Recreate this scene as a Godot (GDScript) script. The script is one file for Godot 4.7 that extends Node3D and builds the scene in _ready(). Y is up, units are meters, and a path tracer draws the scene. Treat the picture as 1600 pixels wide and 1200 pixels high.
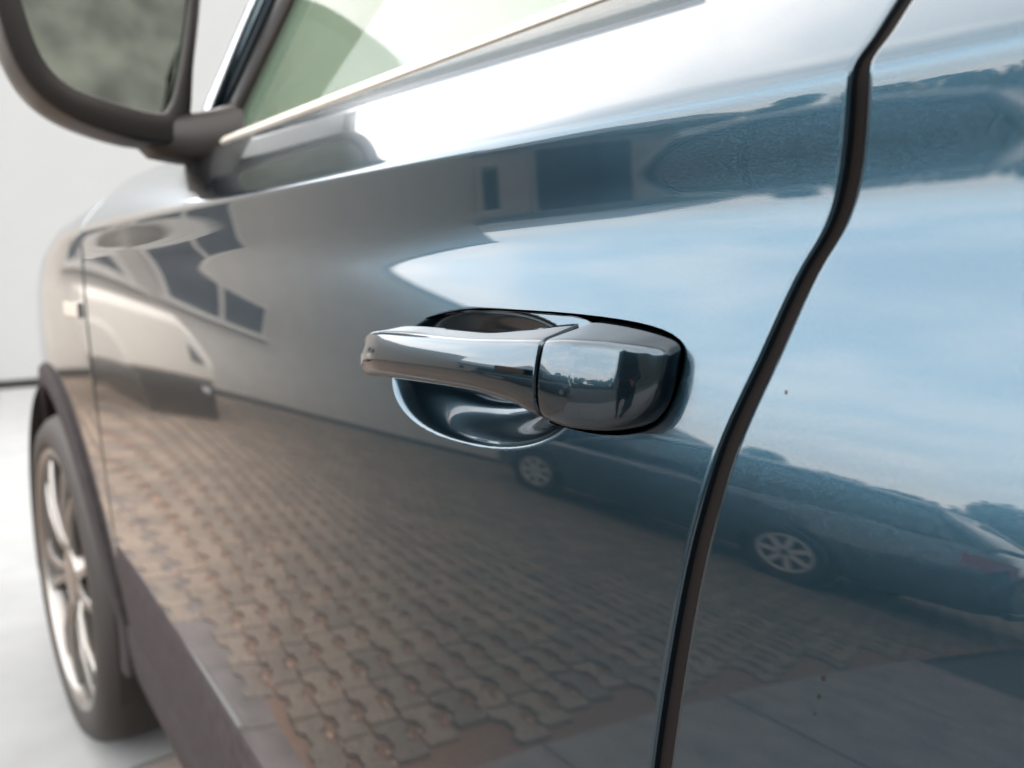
extends Node3D
# A close-up along the flank of a teal car: the photographed door, handle and shut line, and the yard that its paint mirrors.

const PAINT_HOOD := 0.0
var taken := {}
var M := {}
var rng := RandomNumberGenerator.new()

# ---------------------------------------------------------------- naming
func numbered(called: String) -> String:
	var n: int = taken.get(called, 0)
	taken[called] = n + 1
	return called if n == 0 else "%s_%03d" % [called, n]

func tag(o: Node3D, label: String, category: String, group := "") -> Node3D:
	if label: o.set_meta("label", label)
	if category: o.set_meta("category", category)
	if group: o.set_meta("group", group)
	return o

func thing(called: String, label: String, category: String, at := Vector3.ZERO, turn := 0.0, group := "") -> Node3D:
	var o := Node3D.new()
	o.name = numbered(called)
	add_child(o, true)
	o.position = at
	o.rotation.y = turn
	tag(o, label, category, group)
	return o

func structure(o: Node3D) -> Node3D:
	o.set_meta("kind", "structure")
	return o

func place(mesh: Mesh, called: String, mat: Material, parent: Node3D = null) -> MeshInstance3D:
	var o := MeshInstance3D.new()
	o.mesh = mesh
	o.name = numbered(called) if parent == null else called
	o.material_override = mat
	(self if parent == null else parent).add_child(o, true)
	if parent != null and not RegEx.create_from_string("_\\d{3}$").search(o.name) and o.name != called:
		var k := 1
		while parent.has_node("%s_%03d" % [called, k]): k += 1
		o.name = "%s_%03d" % [called, k]
	return o

func dup(o: Node3D, at: Vector3, turn: float, label: String) -> Node3D:
	var stem := String(o.name)
	if RegEx.create_from_string("_\\d{3}$").search(stem): stem = stem.substr(0, stem.length() - 4)
	var c: Node3D = o.duplicate()
	c.name = numbered(stem)
	add_child(c, true)
	c.position = at
	c.rotation.y = turn
	c.set_meta("label", label)
	return c

# ---------------------------------------------------------------- meshes
func arrays(v: PackedVector3Array, n: PackedVector3Array, idx: PackedInt32Array, c := PackedColorArray()) -> ArrayMesh:
	var a := []
	a.resize(Mesh.ARRAY_MAX)
	a[Mesh.ARRAY_VERTEX] = v
	if n.size(): a[Mesh.ARRAY_NORMAL] = n
	a[Mesh.ARRAY_INDEX] = idx
	if c.size(): a[Mesh.ARRAY_COLOR] = c
	var m := ArrayMesh.new()
	m.add_surface_from_arrays(Mesh.PRIMITIVE_TRIANGLES, a)
	return m

func grid_index(rows: int, cols: int, wrap: bool, flip: bool) -> PackedInt32Array:
	var idx := PackedInt32Array()
	var last := cols if wrap else cols - 1
	for j in rows - 1:
		for i in last:
			var i2 := (i + 1) % cols
			var a := j * cols + i
			var b := j * cols + i2
			var c := (j + 1) * cols + i
			var d := (j + 1) * cols + i2
			idx.append_array([a, c, b, b, c, d] if flip else [a, b, c, b, d, c])
	return idx

# rows of points, smooth normals by differences; caps close the two ends
func loft(rings: Array, wrap := true, caps := true, outward := true) -> ArrayMesh:
	var rows := rings.size()
	var cols: int = rings[0].size()
	var v := PackedVector3Array()
	var n := PackedVector3Array()
	var middle := Vector3.ZERO
	for r in rings:
		for p in r: middle += p
	middle /= rows * cols
	var score := 0.0
	for j in rows:
		var jm := maxi(j - 1, 0)
		var jp := mini(j + 1, rows - 1)
		var mid := Vector3.ZERO
		for p in rings[j]: mid += p
		mid /= cols
		for i in cols:
			var im := posmod(i - 1, cols) if wrap else maxi(i - 1, 0)
			var ip := (i + 1) % cols if wrap else mini(i + 1, cols - 1)
			var du: Vector3 = rings[j][ip] - rings[j][im]
			var dv: Vector3 = rings[jp][i] - rings[jm][i]
			var nn := du.cross(dv)
			nn = nn.normalized() if nn.length() > 1e-14 else Vector3.ZERO
			v.append(rings[j][i])
			n.append(nn)
			score += nn.dot((rings[j][i] - mid).normalized()) if wrap else nn.z
	var flip := (score < 0.0) == outward
	if flip:
		for k in n.size(): n[k] = -n[k]
	var idx := grid_index(rows, cols, wrap, not flip)
	if caps and wrap:
		for e in [0, rows - 1]:
			var mid := Vector3.ZERO
			for p in rings[e]: mid += p
			mid /= cols
			var other: Vector3 = rings[1][0] if e == 0 else rings[rows - 2][0]
			var dir := Vector3.ZERO
			for i in cols:
				dir += (rings[e][i] - mid).cross(rings[e][(i + 1) % cols] - mid)
			dir = dir.normalized()
			if dir.dot(mid - other) < 0.0: dir = -dir
			var at := v.size()
			v.append(mid)
			n.append(dir)
			for p in rings[e]:
				v.append(p)
				n.append(dir)
			for i in cols:
				var a := at + 1 + i
				var b := at + 1 + (i + 1) % cols
				var up := (v[a] - mid).cross(v[b] - mid).dot(dir) > 0.0
				idx.append_array([at, b, a] if up else [at, a, b])
	return arrays(v, n, idx)

# a box with chamfered edges
func box(size: Vector3, at := Vector3.ZERO, cham := 0.004) -> ArrayMesh:
	var st := SurfaceTool.new()
	st.begin(Mesh.PRIMITIVE_TRIANGLES)
	add_box(st, size, at, cham)
	return st.commit()

func add_box(st: SurfaceTool, size: Vector3, at := Vector3.ZERO, cham := 0.004, turn := Basis.IDENTITY) -> void:
	var h := size * 0.5
	var c := minf(cham, minf(h.x, minf(h.y, h.z)) * 0.6)
	var rows := []
	for s in [[-h.y, c], [-h.y + c, 0.0], [h.y - c, 0.0], [h.y, c]]:
		var q: float = s[1]
		var y: float = s[0]
		rows.append([Vector3(-h.x + q, y, -h.z + q + c), Vector3(-h.x + q + c, y, -h.z + q), Vector3(h.x - q - c, y, -h.z + q), Vector3(h.x - q, y, -h.z + q + c), Vector3(h.x - q, y, h.z - q - c), Vector3(h.x - q - c, y, h.z - q), Vector3(-h.x + q + c, y, h.z - q), Vector3(-h.x + q, y, h.z - q - c)])
	var put := func(a: Vector3, b: Vector3, d: Vector3) -> void:
		var nn := (b - a).cross(d - a)
		if nn.length() < 1e-14: return
		var m := (a + b + d) / 3.0
		if nn.dot(m) < 0.0:
			var t := b
			b = d
			d = t
			nn = -nn
		nn = turn * nn.normalized()
		for p in [a, d, b]:
			st.set_normal(nn)
			st.add_vertex(at + turn * p)
	for j in 3:
		for i in 8:
			var k := (i + 1) % 8
			put.call(rows[j][i], rows[j][k], rows[j + 1][k])
			put.call(rows[j][i], rows[j + 1][k], rows[j + 1][i])
	for j in [0, 3]:
		for i in range(1, 7):
			put.call(rows[j][0], rows[j][i], rows[j][i + 1])

func lathe(profile: Array, at: Vector3, seg := 48) -> ArrayMesh:   # profile of (radius, z) turned about z
	var rings := []
	for p in profile:
		var r := []
		for i in seg:
			var a := TAU * i / seg
			r.append(at + Vector3(cos(a) * p[0], sin(a) * p[0], p[1]))
		rings.append(r)
	var v := PackedVector3Array()
	var n := PackedVector3Array()
	for j in rings.size():
		var jm := maxi(j - 1, 0)
		var jp := mini(j + 1, rings.size() - 1)
		var dr: float = profile[jp][0] - profile[jm][0]
		var dz: float = profile[jp][1] - profile[jm][1]
		for i in seg:
			var a := TAU * i / seg
			v.append(rings[j][i])
			n.append(Vector3(-dz * cos(a), -dz * sin(a), dr).normalized())
	return arrays(v, n, grid_index(rings.size(), seg, true, false))

func tube(pts: Array, rad: Array, seg := 10) -> ArrayMesh:
	var rings := []
	for j in pts.size():
		var d: Vector3 = (pts[mini(j + 1, pts.size() - 1)] - pts[maxi(j - 1, 0)]).normalized()
		var s := d.cross(Vector3.UP if absf(d.y) < 0.9 else Vector3.RIGHT).normalized()
		var t := s.cross(d)
		var r := []
		for i in seg:
			var a := TAU * i / seg
			r.append(pts[j] + (s * cos(a) + t * sin(a)) * rad[j])
		rings.append(r)
	return loft(rings)

# a flat polygon with thickness: points run round it, thick goes against its face
func slab(pts: Array, thick: Vector3) -> ArrayMesh:
	var a := []
	var b := []
	for p in pts:
		a.append(p)
		b.append(p + thick)
	var st := SurfaceTool.new()
	st.begin(Mesh.PRIMITIVE_TRIANGLES)
	var mid := Vector3.ZERO
	for p in pts: mid += p
	mid = mid / pts.size() + thick * 0.5
	var put := func(p: Vector3, q: Vector3, r: Vector3, out: Vector3) -> void:
		var nn := (q - p).cross(r - p).normalized()
		if nn.dot(out) < 0.0:
			nn = -nn
			var t := q
			q = r
			r = t
		for e in [p, r, q]:
			st.set_normal(nn)
			st.add_vertex(e)
	for i in range(1, pts.size() - 1):
		put.call(a[0], a[i], a[i + 1], -thick)
		put.call(b[0], b[i], b[i + 1], thick)
	for i in pts.size():
		var k := (i + 1) % pts.size()
		var out: Vector3 = (a[i] + a[k]) * 0.5 + thick * 0.5 - mid
		put.call(a[i], a[k], b[k], out)
		put.call(a[i], b[k], b[i], out)
	return st.commit()

# ---------------------------------------------------------------- curves
func pchip(xk: Array, fk: Array, x: float) -> float:
	var last := xk.size() - 1
	x = clampf(x, xk[0], xk[last])
	var i := 0
	while i < last - 1 and x >= xk[i + 1]: i += 1
	var h: float = xk[i + 1] - xk[i]
	var t: float = (x - xk[i]) / h
	var ma := slope_at(xk, fk, i)
	var mb := slope_at(xk, fk, i + 1)
	var t2: float = t * t
	var t3: float = t2 * t
	return fk[i] * (2 * t3 - 3 * t2 + 1) + h * ma * (t3 - 2 * t2 + t) + fk[i + 1] * (3 * t2 - 2 * t3) + h * mb * (t3 - t2)

func slope_at(xk: Array, fk: Array, i: int) -> float:
	var last := xk.size() - 1
	if i == 0: return (fk[1] - fk[0]) / (xk[1] - xk[0])
	if i == last: return (fk[last] - fk[last - 1]) / (xk[last] - xk[last - 1])
	var a: float = (fk[i] - fk[i - 1]) / (xk[i] - xk[i - 1])
	var b: float = (fk[i + 1] - fk[i]) / (xk[i + 1] - xk[i])
	return 0.0 if a * b <= 0.0 else 2.0 * a * b / (a + b)

# ---------------------------------------------------------------- the car's flank: how far the sheet metal leans back (degrees) at each height, for stations from tail to nose
var XK := [0.4, -0.1, -0.4, -0.7, -1.2, -1.8, -2.4]
var YK := [0.28, 0.40, 0.46, 0.55, 0.65, 0.75, 0.85, 0.912, 0.945, 0.97, 1.0, 1.022, 1.033, 1.041, 1.046, 1.052, 1.062, 1.075, 1.080, 1.086, 1.092, 1.12, 1.20]
var LEAN := [
	[-14, -10, -8, -4, 0, 2, 4.2, 6.4, 9.2, 11.5, 13.0, 13.5, 9, 4, -0.2, -2.4, -4.3, -4.4, -3.0, 26, 37, 40, 46],
	[-14, -10, -8, -4, 0, 2, 4.2, 6.4, 9.2, 11.5, 13.0, 13.5, 9, 4, -0.2, -2.4, -4.3, -4.4, -3.0, 26, 37, 40, 46],
	[-14, -10, -8, -4, 0, 1.8, 3.0, 4.8, 7.2, 10, 13.5, 15, 11.2, 6, 2.5, -0.8, -2.9, -3.6, -3.0, 26, 37, 40, 46],
	[-14, -10, -8, -4.5, -1, 0, 0.8, 2.4, 4.2, 6.6, 9, 9.8, 8, 5, 2, -1, -3, -4, -3.0, 24, 35, 40, 48],
	[-14, -10, -8, -5, -3, -2, -1.5, -1, -0.4, 0.4, 1.5, 2, 2, 1.5, 0.5, -1, -3, -4, -2.0, 20, 32, 40, 52],
	[-14, -10, -9, -7, -5, -3.5, -2.5, -1.5, -0.5, 1, 4, 7, 10, 12, 14, 16, 20, 26, 28, 30, 36, 48, 70],
	[-14, -10, -8, -5, -2, 0, 3, 8, 14, 20, 30, 36, 39, 41, 42, 44, 46, 50, 51, 53, 55, 64, 75]]
const LOW := 0.24
const FINE := 0.001
const COUNT := 1001
var zt := []      # depth against height
var st_ := []     # its slope

func make_tables() -> void:
	make_spline()
	for row in LEAN:
		var z := PackedFloat32Array()
		var s := PackedFloat32Array()
		z.resize(COUNT)
		s.resize(COUNT)
		for k in COUNT:
			s[k] = -tan(deg_to_rad(pchip(YK, row, LOW + FINE * k)))
			z[k] = 0.0 if k == 0 else z[k - 1] + (s[k] + s[k - 1]) * 0.5 * FINE
		var at_crease := z[843]
		for k in COUNT: z[k] -= at_crease
		zt.append(z)
		st_.append(s)

func plan(x: float) -> float:
	var z := -0.008 * (x + 0.1) * (x + 0.1)
	if x < -1.27: z -= 0.10 * (x + 1.27) * (x + 1.27)
	return z - 0.12 * (x + 1.65) * (x + 1.65) if x < -1.65 else z

# natural cubic spline along the car: curvature at the stations as a linear map of their depths
var bend := []

func make_spline() -> void:
	var m := 7
	var h := []
	for k in m - 1: h.append(XK[k] - XK[k + 1])
	var a := []
	for k in m:
		var r := []
		r.resize(2 * m)
		r.fill(0.0)
		if k == 0 or k == m - 1:
			r[k] = 1.0
		else:
			r[k - 1] = h[k - 1]
			r[k] = 2.0 * (h[k - 1] + h[k])
			r[k + 1] = h[k]
			r[m + k - 1] = 6.0 / h[k - 1]
			r[m + k] = -6.0 / h[k - 1] - 6.0 / h[k]
			r[m + k + 1] = 6.0 / h[k]
		a.append(r)
	for k in m:
		var d: float = a[k][k]
		for q in 2 * m: a[k][q] /= d
		for o in m:
			if o != k and a[o][k] != 0.0:
				var f: float = a[o][k]
				for q in 2 * m: a[o][q] -= f * a[k][q]
	for k in m: bend.append(a[k].slice(m))

func weights(x: float) -> PackedFloat32Array:
	var w := PackedFloat32Array()
	w.resize(7)
	var v := -x
	if v <= -XK[0]:
		w[0] = 1.0
		return w
	if v >= -XK[6]:
		w[6] = 1.0
		return w
	var i := 0
	while v >= -XK[i + 1]: i += 1
	var h: float = XK[i] - XK[i + 1]
	var b: float = (v + XK[i]) / h
	var a := 1.0 - b
	w[i] += a
	w[i + 1] += b
	var p := (a * a * a - a) * h * h / 6.0
	var q := (b * b * b - b) * h * h / 6.0
	for c in 7: w[c] += p * bend[i][c] + q * bend[i + 1][c]
	return w

func depth_w(w: PackedFloat32Array, x: float, y: float) -> float:
	var k := clampf((y - LOW) / FINE, 0.0, COUNT - 1.001)
	var i := int(k)
	var f := k - i
	var z := plan(x)
	for c in 7:
		if w[c] != 0.0:
			z += w[c] * (zt[c][i] * (1.0 - f) + zt[c][i + 1] * f)
	return z

func slope_w(w: PackedFloat32Array, y: float) -> float:
	var k := clampf((y - LOW) / FINE, 0.0, COUNT - 1.001)
	var i := int(k)
	var f := k - i
	var s := 0.0
	for c in 7:
		if w[c] != 0.0:
			s += w[c] * (st_[c][i] * (1.0 - f) + st_[c][i + 1] * f)
	return s

func flank(x: float, y: float) -> float:
	return depth_w(weights(x), x, y)

# the finger bowl behind the handle
func bowl(x: float, y: float) -> float:
	var dx := absf(x + 0.2885) / 0.0725
	var dy := absf(y - 0.9695 - (x + 0.2985) * 0.03) / 0.0322
	if dx > 1.1 or dy > 1.1: return 0.0
	var d := pow(pow(dx, 2.3) + pow(dy, 2.3), 1.0 / 2.3)
	var t := clampf((1.05 - d) / 0.62, 0.0, 1.0)
	t = t * t / (t + 0.32) * 1.32
	t = minf(t, 1.0)
	return 0.020 * (1.0 - (1.0 - t) * (1.0 - t))

# a panel of the flank between two edge lines x(y), with the sheet rolled inwards at both
func panel(ys: PackedFloat32Array, us: PackedFloat32Array, left: Callable, right: Callable, bowled: bool) -> ArrayMesh:
	var v := PackedVector3Array()
	var n := PackedVector3Array()
	var r := 0.0024
	var cols := us.size() + 8
	for y in ys:
		var xa: float = left.call(y)
		var xb: float = right.call(y)
		var row_v := []
		var row_n := []
		for u in us:
			var x := lerpf(xa, xb, u)
			var w := weights(x)
			var z := depth_w(w, x, y)
			var gy := slope_w(w, y)
			var gx := (flank(x + 0.004, y) - flank(x - 0.004, y)) / 0.008
			if bowled and x > -0.40 and x < -0.20 and y > 0.92 and y < 1.02:
				var b := bowl(x, y)
				z -= b
				gx -= (bowl(x + 0.0004, y) - bowl(x - 0.0004, y)) / 0.0008
				gy -= (bowl(x, y + 0.0004) - bowl(x, y - 0.0004)) / 0.0008
			row_v.append(Vector3(x, y, z))
			row_n.append(Vector3(-gx, -gy, 1.0).normalized())
		for side in [-1.0, 1.0]:
			var e: int = 0 if side < 0.0 else us.size() - 1
			var p: Vector3 = row_v[e]
			var m: Vector3 = row_n[e]
			var out := Vector3(side, 0, 0)
			var extra_v := []
			var extra_n := []
			for k in [1, 2, 3]:
				var a: float = k * PI / 6.0
				extra_v.append(p + out * r * sin(a) - Vector3(0, 0, r * (1.0 - cos(a))))
				extra_n.append((m * cos(a) + out * sin(a)).normalized())
			extra_v.append(p + out * r - Vector3(0, 0, 0.013))
			extra_n.append(out)
			if side < 0.0:
				extra_v.reverse()
				extra_n.reverse()
				v.append_array(PackedVector3Array(extra_v))
				n.append_array(PackedVector3Array(extra_n))
				v.append_array(PackedVector3Array(row_v))
				n.append_array(PackedVector3Array(row_n))
			else:
				v.append_array(PackedVector3Array(extra_v))
				n.append_array(PackedVector3Array(extra_n))
	return arrays(v, n, grid_index(ys.size(), cols, false, true))

func steps(knots: Array) -> PackedFloat32Array:      # [from, step, to, step, to ...]
	var out := PackedFloat32Array()
	var x: float = knots[0]
	for k in range(1, knots.size(), 2):
		var to: float = knots[k + 1]
		var m := maxi(1, roundi((to - x) / knots[k]))
		for i in m: out.append(lerpf(x, to, float(i) / m))
		x = to
	out.append(x)
	return out

var GAP_Y := [0.24, 0.60, 0.75, 0.8344, 0.8865, 0.9163, 0.9357, 0.9595, 0.9917, 1.021, 1.0364, 1.0455, 1.058, 1.0725, 1.0843, 1.094, 1.1056, 1.17, 1.20]
var GAP_X := [-0.165, -0.164, -0.1605, -0.1568, -0.153, -0.1500, -0.1471, -0.1426, -0.1326, -0.1236, -0.1167, -0.1144, -0.1127, -0.1119, -0.1117, -0.1087, -0.1066, -0.094, -0.088]
func gap(y: float) -> float: return pchip(GAP_Y, GAP_X, y)
func gap_half(y: float) -> float: return lerpf(0.0034, 0.0022, clampf((y - 0.83) / 0.27, 0.0, 1.0))

# ---------------------------------------------------------------- materials
func mat(name_: String, lin: Color, rough: float, metal := 0.0, coat := 0.0) -> StandardMaterial3D:
	var m := StandardMaterial3D.new()
	m.resource_name = name_
	m.albedo_color = lin.linear_to_srgb()
	m.roughness = rough
	m.metallic = metal
	if coat > 0.0:
		m.clearcoat_enabled = true
		m.clearcoat = coat
		m.clearcoat_roughness = 0.0
	M[name_] = m
	return m

func noise_texture(freq: float, size: int, ramp: Array, seed_ := 1, octaves := 4, as_normal := false, strength := 1.0) -> NoiseTexture2D:
	var f := FastNoiseLite.new()
	f.seed = seed_
	f.frequency = freq
	f.fractal_octaves = octaves
	var t := NoiseTexture2D.new()
	t.width = size
	t.height = size
	t.seamless = true
	t.noise = f
	if as_normal:
		t.as_normal_map = true
		t.bump_strength = strength
	elif ramp.size():
		var g := Gradient.new()
		var off := PackedFloat32Array()
		var col := PackedColorArray()
		for k in ramp.size():
			off.append(ramp[k][0])
			col.append(ramp[k][1])
		g.offsets = off
		g.colors = col
		t.color_ramp = g
	return t

func grey(v: float) -> Color: return Color(v, v, v)

func wear(m: StandardMaterial3D, t: Texture2D, scale: float, world := true) -> void:
	m.albedo_texture = t
	m.uv1_triplanar = true
	m.uv1_world_triplanar = world
	m.uv1_scale = Vector3.ONE * scale

func make_materials() -> void:
	# metallic teal paint: flakes tilt the base under a smooth clear coat
	var paint := mat("teal_paint", Color(0.029, 0.073, 0.108), 0.20, 0.92, 1.0)
	wear(paint, noise_texture(0.35, 512, [[0.25, grey(0.56)], [0.5, grey(0.82)], [0.75, grey(1.0)]], 5, 2), 11.0, false)
	paint.normal_enabled = true
	paint.normal_texture = noise_texture(0.28, 512, [], 9, 2, true, 1.6)
	paint.normal_scale = 0.18
	var hp := mat("darkened_teal_paint", Color(0.019, 0.049, 0.074), 0.20, 0.92, 1.0)  # same teal body paint, darkened to tone down the handle's bright sky reflections
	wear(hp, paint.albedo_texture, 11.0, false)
	mat("rubber", Color(0.016, 0.0145, 0.0135), 0.65)
	mat("gasket", Color(0.045, 0.041, 0.040), 0.6)
	mat("seal", Color(0.009, 0.0082, 0.008), 0.95)
	M.seal.metallic_specular = 0.2
	var trim := mat("black_trim", Color(0.009, 0.0078, 0.0074), 0.36)
	trim.metallic_specular = 0.38
	trim.heightmap_enabled = false
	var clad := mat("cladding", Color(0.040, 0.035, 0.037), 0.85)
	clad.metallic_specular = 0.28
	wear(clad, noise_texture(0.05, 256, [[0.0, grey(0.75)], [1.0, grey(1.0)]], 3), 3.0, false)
	mat("chrome", Color(0.75, 0.73, 0.70), 0.16, 1.0)
	mat("cream_trim", Color(0.85, 0.82, 0.74), 0.32, 0.4)
	mat("alloy", Color(0.23, 0.225, 0.215), 0.30, 0.85, 0.4)
	mat("bright_alloy", Color(0.62, 0.61, 0.59), 0.4, 0.3)
	mat("dark_metal", Color(0.05, 0.05, 0.05), 0.5, 0.6)
	mat("mirror_glass", Color(0.72, 0.76, 0.74), 0.0, 1.0)
	var glass := mat("tinted_glass", Color(0.55, 0.80, 0.66), 0.0)
	glass.transparency = BaseMaterial3D.TRANSPARENCY_ALPHA
	glass.albedo_color = Color(0.52, 0.62, 0.54, 0.20)
	glass.metallic_specular = 0.3
	var clear := mat("clear_glass", Color(0.8, 0.9, 0.85), 0.0)
	clear.transparency = BaseMaterial3D.TRANSPARENCY_ALPHA
	clear.albedo_color = Color(0.42, 0.50, 0.44, 0.12)
	clear.metallic_specular = 0.35
	mat("cabin_cream", Color(0.80, 0.75, 0.66), 0.8)
	mat("cabin_dark", Color(0.03, 0.03, 0.03), 0.7)
	# yard
	var conc := mat("pale_concrete", Color(0.228, 0.242, 0.247), 0.85)
	wear(conc, noise_texture(0.012, 512, [[0.0, grey(0.93)], [0.5, grey(0.97)], [1.0, grey(1.0)]], 21, 5), 0.7)
	conc.heightmap_enabled = false
	var yard := mat("grey_concrete", Color(0.235, 0.205, 0.190), 0.85)
	wear(yard, noise_texture(0.012, 512, [[0.0, grey(0.78)], [0.5, grey(0.92)], [1.0, grey(1.0)]], 22, 5), 0.9)
	mat("edge_concrete", Color(0.150, 0.132, 0.130), 0.85)
	wear(M.edge_concrete, noise_texture(0.015, 256, [[0.0, grey(0.7)], [0.5, grey(0.9)], [1.0, grey(1.0)]], 26, 5), 1.3)
	var wall := mat("pale_render", Color(0.318, 0.336, 0.344), 0.9)
	wear(wall, noise_texture(0.01, 512, [[0.0, grey(0.99)], [1.0, grey(1.0)]], 23, 4), 0.5)
	var cream := mat("cream_render", Color(0.45, 0.425, 0.395), 0.9)
	wear(cream, noise_texture(0.01, 512, [[0.0, grey(0.93)], [1.0, grey(1.0)]], 27, 4), 0.5)
	mat("black_strip", Color(0.006, 0.006, 0.006), 0.6)
	mat("asphalt", Color(0.075, 0.072, 0.070), 0.9)
	wear(M.asphalt, noise_texture(0.02, 512, [[0.0, grey(0.75)], [1.0, grey(1.0)]], 24, 5), 0.5)
	for k in 3:
		var pv := mat("paver_%d" % k, [Color(0.220, 0.176, 0.140), Color(0.262, 0.206, 0.160), Color(0.182, 0.149, 0.122)][k], 0.9)
		wear(pv, noise_texture(0.03, 256, [[0.0, grey(0.70)], [0.6, grey(0.95)], [1.0, grey(1.0)]], 30 + k, 5), 4.0)
	var bed := mat("rubble_bed", Color(0.34, 0.25, 0.205), 0.95)
	wear(bed, noise_texture(0.06, 512, [[0.0, Color(0.30, 0.22, 0.2)], [0.5, Color(0.75, 0.68, 0.62)], [1.0, Color(1, 0.92, 0.84)]], 33, 4), 3.0)
	mat("rubble_stone", Color(0.42, 0.32, 0.265), 0.9)
	M.rubble_stone.vertex_color_use_as_albedo = true
	mat("window_frame", Color(0.46, 0.45, 0.43), 0.5)
	mat("window_pane", Color(0.014, 0.024, 0.042), 0.25)
	M.window_pane.metallic_specular = 0.22
	mat("roof_sheet", Color(0.16, 0.16, 0.165), 0.6)
	# vehicles
	mat("white_paint", Color(0.62, 0.59, 0.54), 0.3, 0.0, 0.7)
	mat("grey_paint", Color(0.060, 0.088, 0.110), 0.3, 0.4, 1.0)
	mat("car_glass", Color(0.008, 0.012, 0.014), 0.03)
	mat("red_lens", Color(0.30, 0.015, 0.02), 0.15)
	mat("white_lens", Color(0.7, 0.7, 0.7), 0.1)
	# plants
	for k in 4:
		var lf := mat("leaf_%d" % k, [Color(0.070, 0.078, 0.052), Color(0.095, 0.098, 0.062), Color(0.120, 0.092, 0.058), Color(0.118, 0.122, 0.090)][k], 0.6)
		lf.vertex_color_use_as_albedo = true
		lf.backlight_enabled = true
		lf.backlight = Color(0.035, 0.04, 0.02)
	var hill := mat("hill_grass", Color(0.060, 0.065, 0.053), 0.95)
	wear(hill, noise_texture(0.014, 512, [[0.2, grey(0.55)], [0.5, grey(0.8)], [0.8, grey(1.0)]], 41, 4), 0.09)
	mat("bark", Color(0.09, 0.07, 0.055), 0.9)
	# person
	mat("clothes", Color(1, 1, 1), 0.85)
	M.clothes.vertex_color_use_as_albedo = true
	mat("phone_black", Color(0.01, 0.01, 0.012), 0.2)

# ---------------------------------------------------------------- sky
func make_sky() -> PanoramaSkyMaterial:
	var w := 1024
	var h := 512
	var im := Image.create(w, h, false, Image.FORMAT_RGBF)
	var f := FastNoiseLite.new()
	f.seed = 11
	f.frequency = 1.0
	f.fractal_octaves = 5
	var g := FastNoiseLite.new()
	g.seed = 4
	g.frequency = 1.0
	g.fractal_octaves = 3
	for j in h:
		var polar := PI * (j + 0.5) / h
		var up := cos(polar)
		for i in w:
			var around := TAU * ((i + 0.5) / w - 0.5)
			var d := Vector3(sin(around) * sin(polar), up, -cos(around) * sin(polar))
			var c := Color(0.30, 0.30, 0.30)
			if up > 0.0:
				# layered streaks: clouds lie in sheets, so look them up where the ray meets a flat deck
				var k := 1.0 / (up + 0.16)
				var streak := f.get_noise_3d(d.x * k * 1.1, up * 5.0, d.z * k * 2.6) * 0.5 + 0.5
				var big := g.get_noise_3d(d.x * k * 0.5, 7.0, d.z * k * 0.8) * 0.5 + 0.5
				var cloud := clampf((streak * 1.1 + big * 0.6 - 0.68) / 0.34, 0.0, 1.0)
				var glow := pow(clampf(d.dot(Vector3(-0.86, 0.22, 0.46).normalized()) * 0.5 + 0.5, 0.0, 1.0), 2.0)
				var blue := Color(0.66, 0.78, 0.90).lerp(Color(0.84, 0.90, 0.95), pow(1.0 - up, 3.0))
				var white := Color(1.16, 1.10, 1.06).lerp(Color(1.34, 1.18, 1.02), glow)
				c = blue.lerp(white, 0.10 + 0.85 * cloud)
				var low := pow(clampf(1.0 - up / 0.34, 0.0, 1.0), 1.6)
				c = c.lerp(Color(1.22, 1.05, 0.90).lerp(Color(1.5, 1.24, 1.0), glow), low * 0.5)
				c = c.lerp(Color(1.10, 1.00, 0.97) * c.get_luminance(), 0.6 * smoothstep(0.35, 0.80, up))   # warm veil overhead
				c *= 1.0 - 0.34 * smoothstep(0.35, 0.80, up)   # thinner cloud overhead
			im.set_pixel(i, j, c)
	var s := PanoramaSkyMaterial.new()
	s.panorama = ImageTexture.create_from_image(im)
	return s

# ---------------------------------------------------------------- camera and light
func _ready() -> void:
	rng.seed = 20
	var cam := Camera3D.new()
	cam.name = "camera"
	cam.near = 0.02
	cam.far = 400.0
	add_child(cam)
	var yaw := deg_to_rad(41.0)
	var pitch := deg_to_rad(8.4)
	var look := Vector3(-cos(yaw) * cos(pitch), -sin(pitch), -sin(yaw) * cos(pitch))
	cam.position = Vector3(0, 1.02, 0.24)
	cam.basis = Basis.looking_at(look, Vector3.UP)
	var lens := CameraAttributesPhysical.new()
	lens.frustum_focal_length = 12.0 / (600.0 / 1156.0)
	lens.frustum_focus_distance = 0.33
	lens.frustum_near = 0.02
	lens.frustum_far = 400.0
	lens.exposure_aperture = 6.0
	lens.exposure_sensitivity = 100.0
	cam.attributes = lens
	cam.current = true

	var around := WorldEnvironment.new()
	around.name = "environment"
	var e := Environment.new()
	e.background_mode = Environment.BG_SKY
	e.sky = Sky.new()
	e.sky.sky_material = make_sky()
	e.background_energy_multiplier = 1.0
	e.tonemap_mode = Environment.TONE_MAPPER_LINEAR
	e.tonemap_exposure = 6.5
	e.sdfgi_enabled = true
	e.ssao_enabled = true
	e.ssil_enabled = true
	around.environment = e
	add_child(around)
	var sun := DirectionalLight3D.new()
	sun.name = "sun"
	sun.light_energy = 0.15
	sun.light_color = Color(1.0, 0.92, 0.82)
	sun.light_angular_distance = 150.0
	sun.shadow_enabled = true
	add_child(sun)
	sun.basis = Basis.looking_at(Vector3(0.62, -0.62, -0.48), Vector3.UP)

	make_materials()
	make_tables()
	build_ground()
	build_house()
	build_car()
	build_vehicles()
	build_plants()
	build_person()

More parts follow.
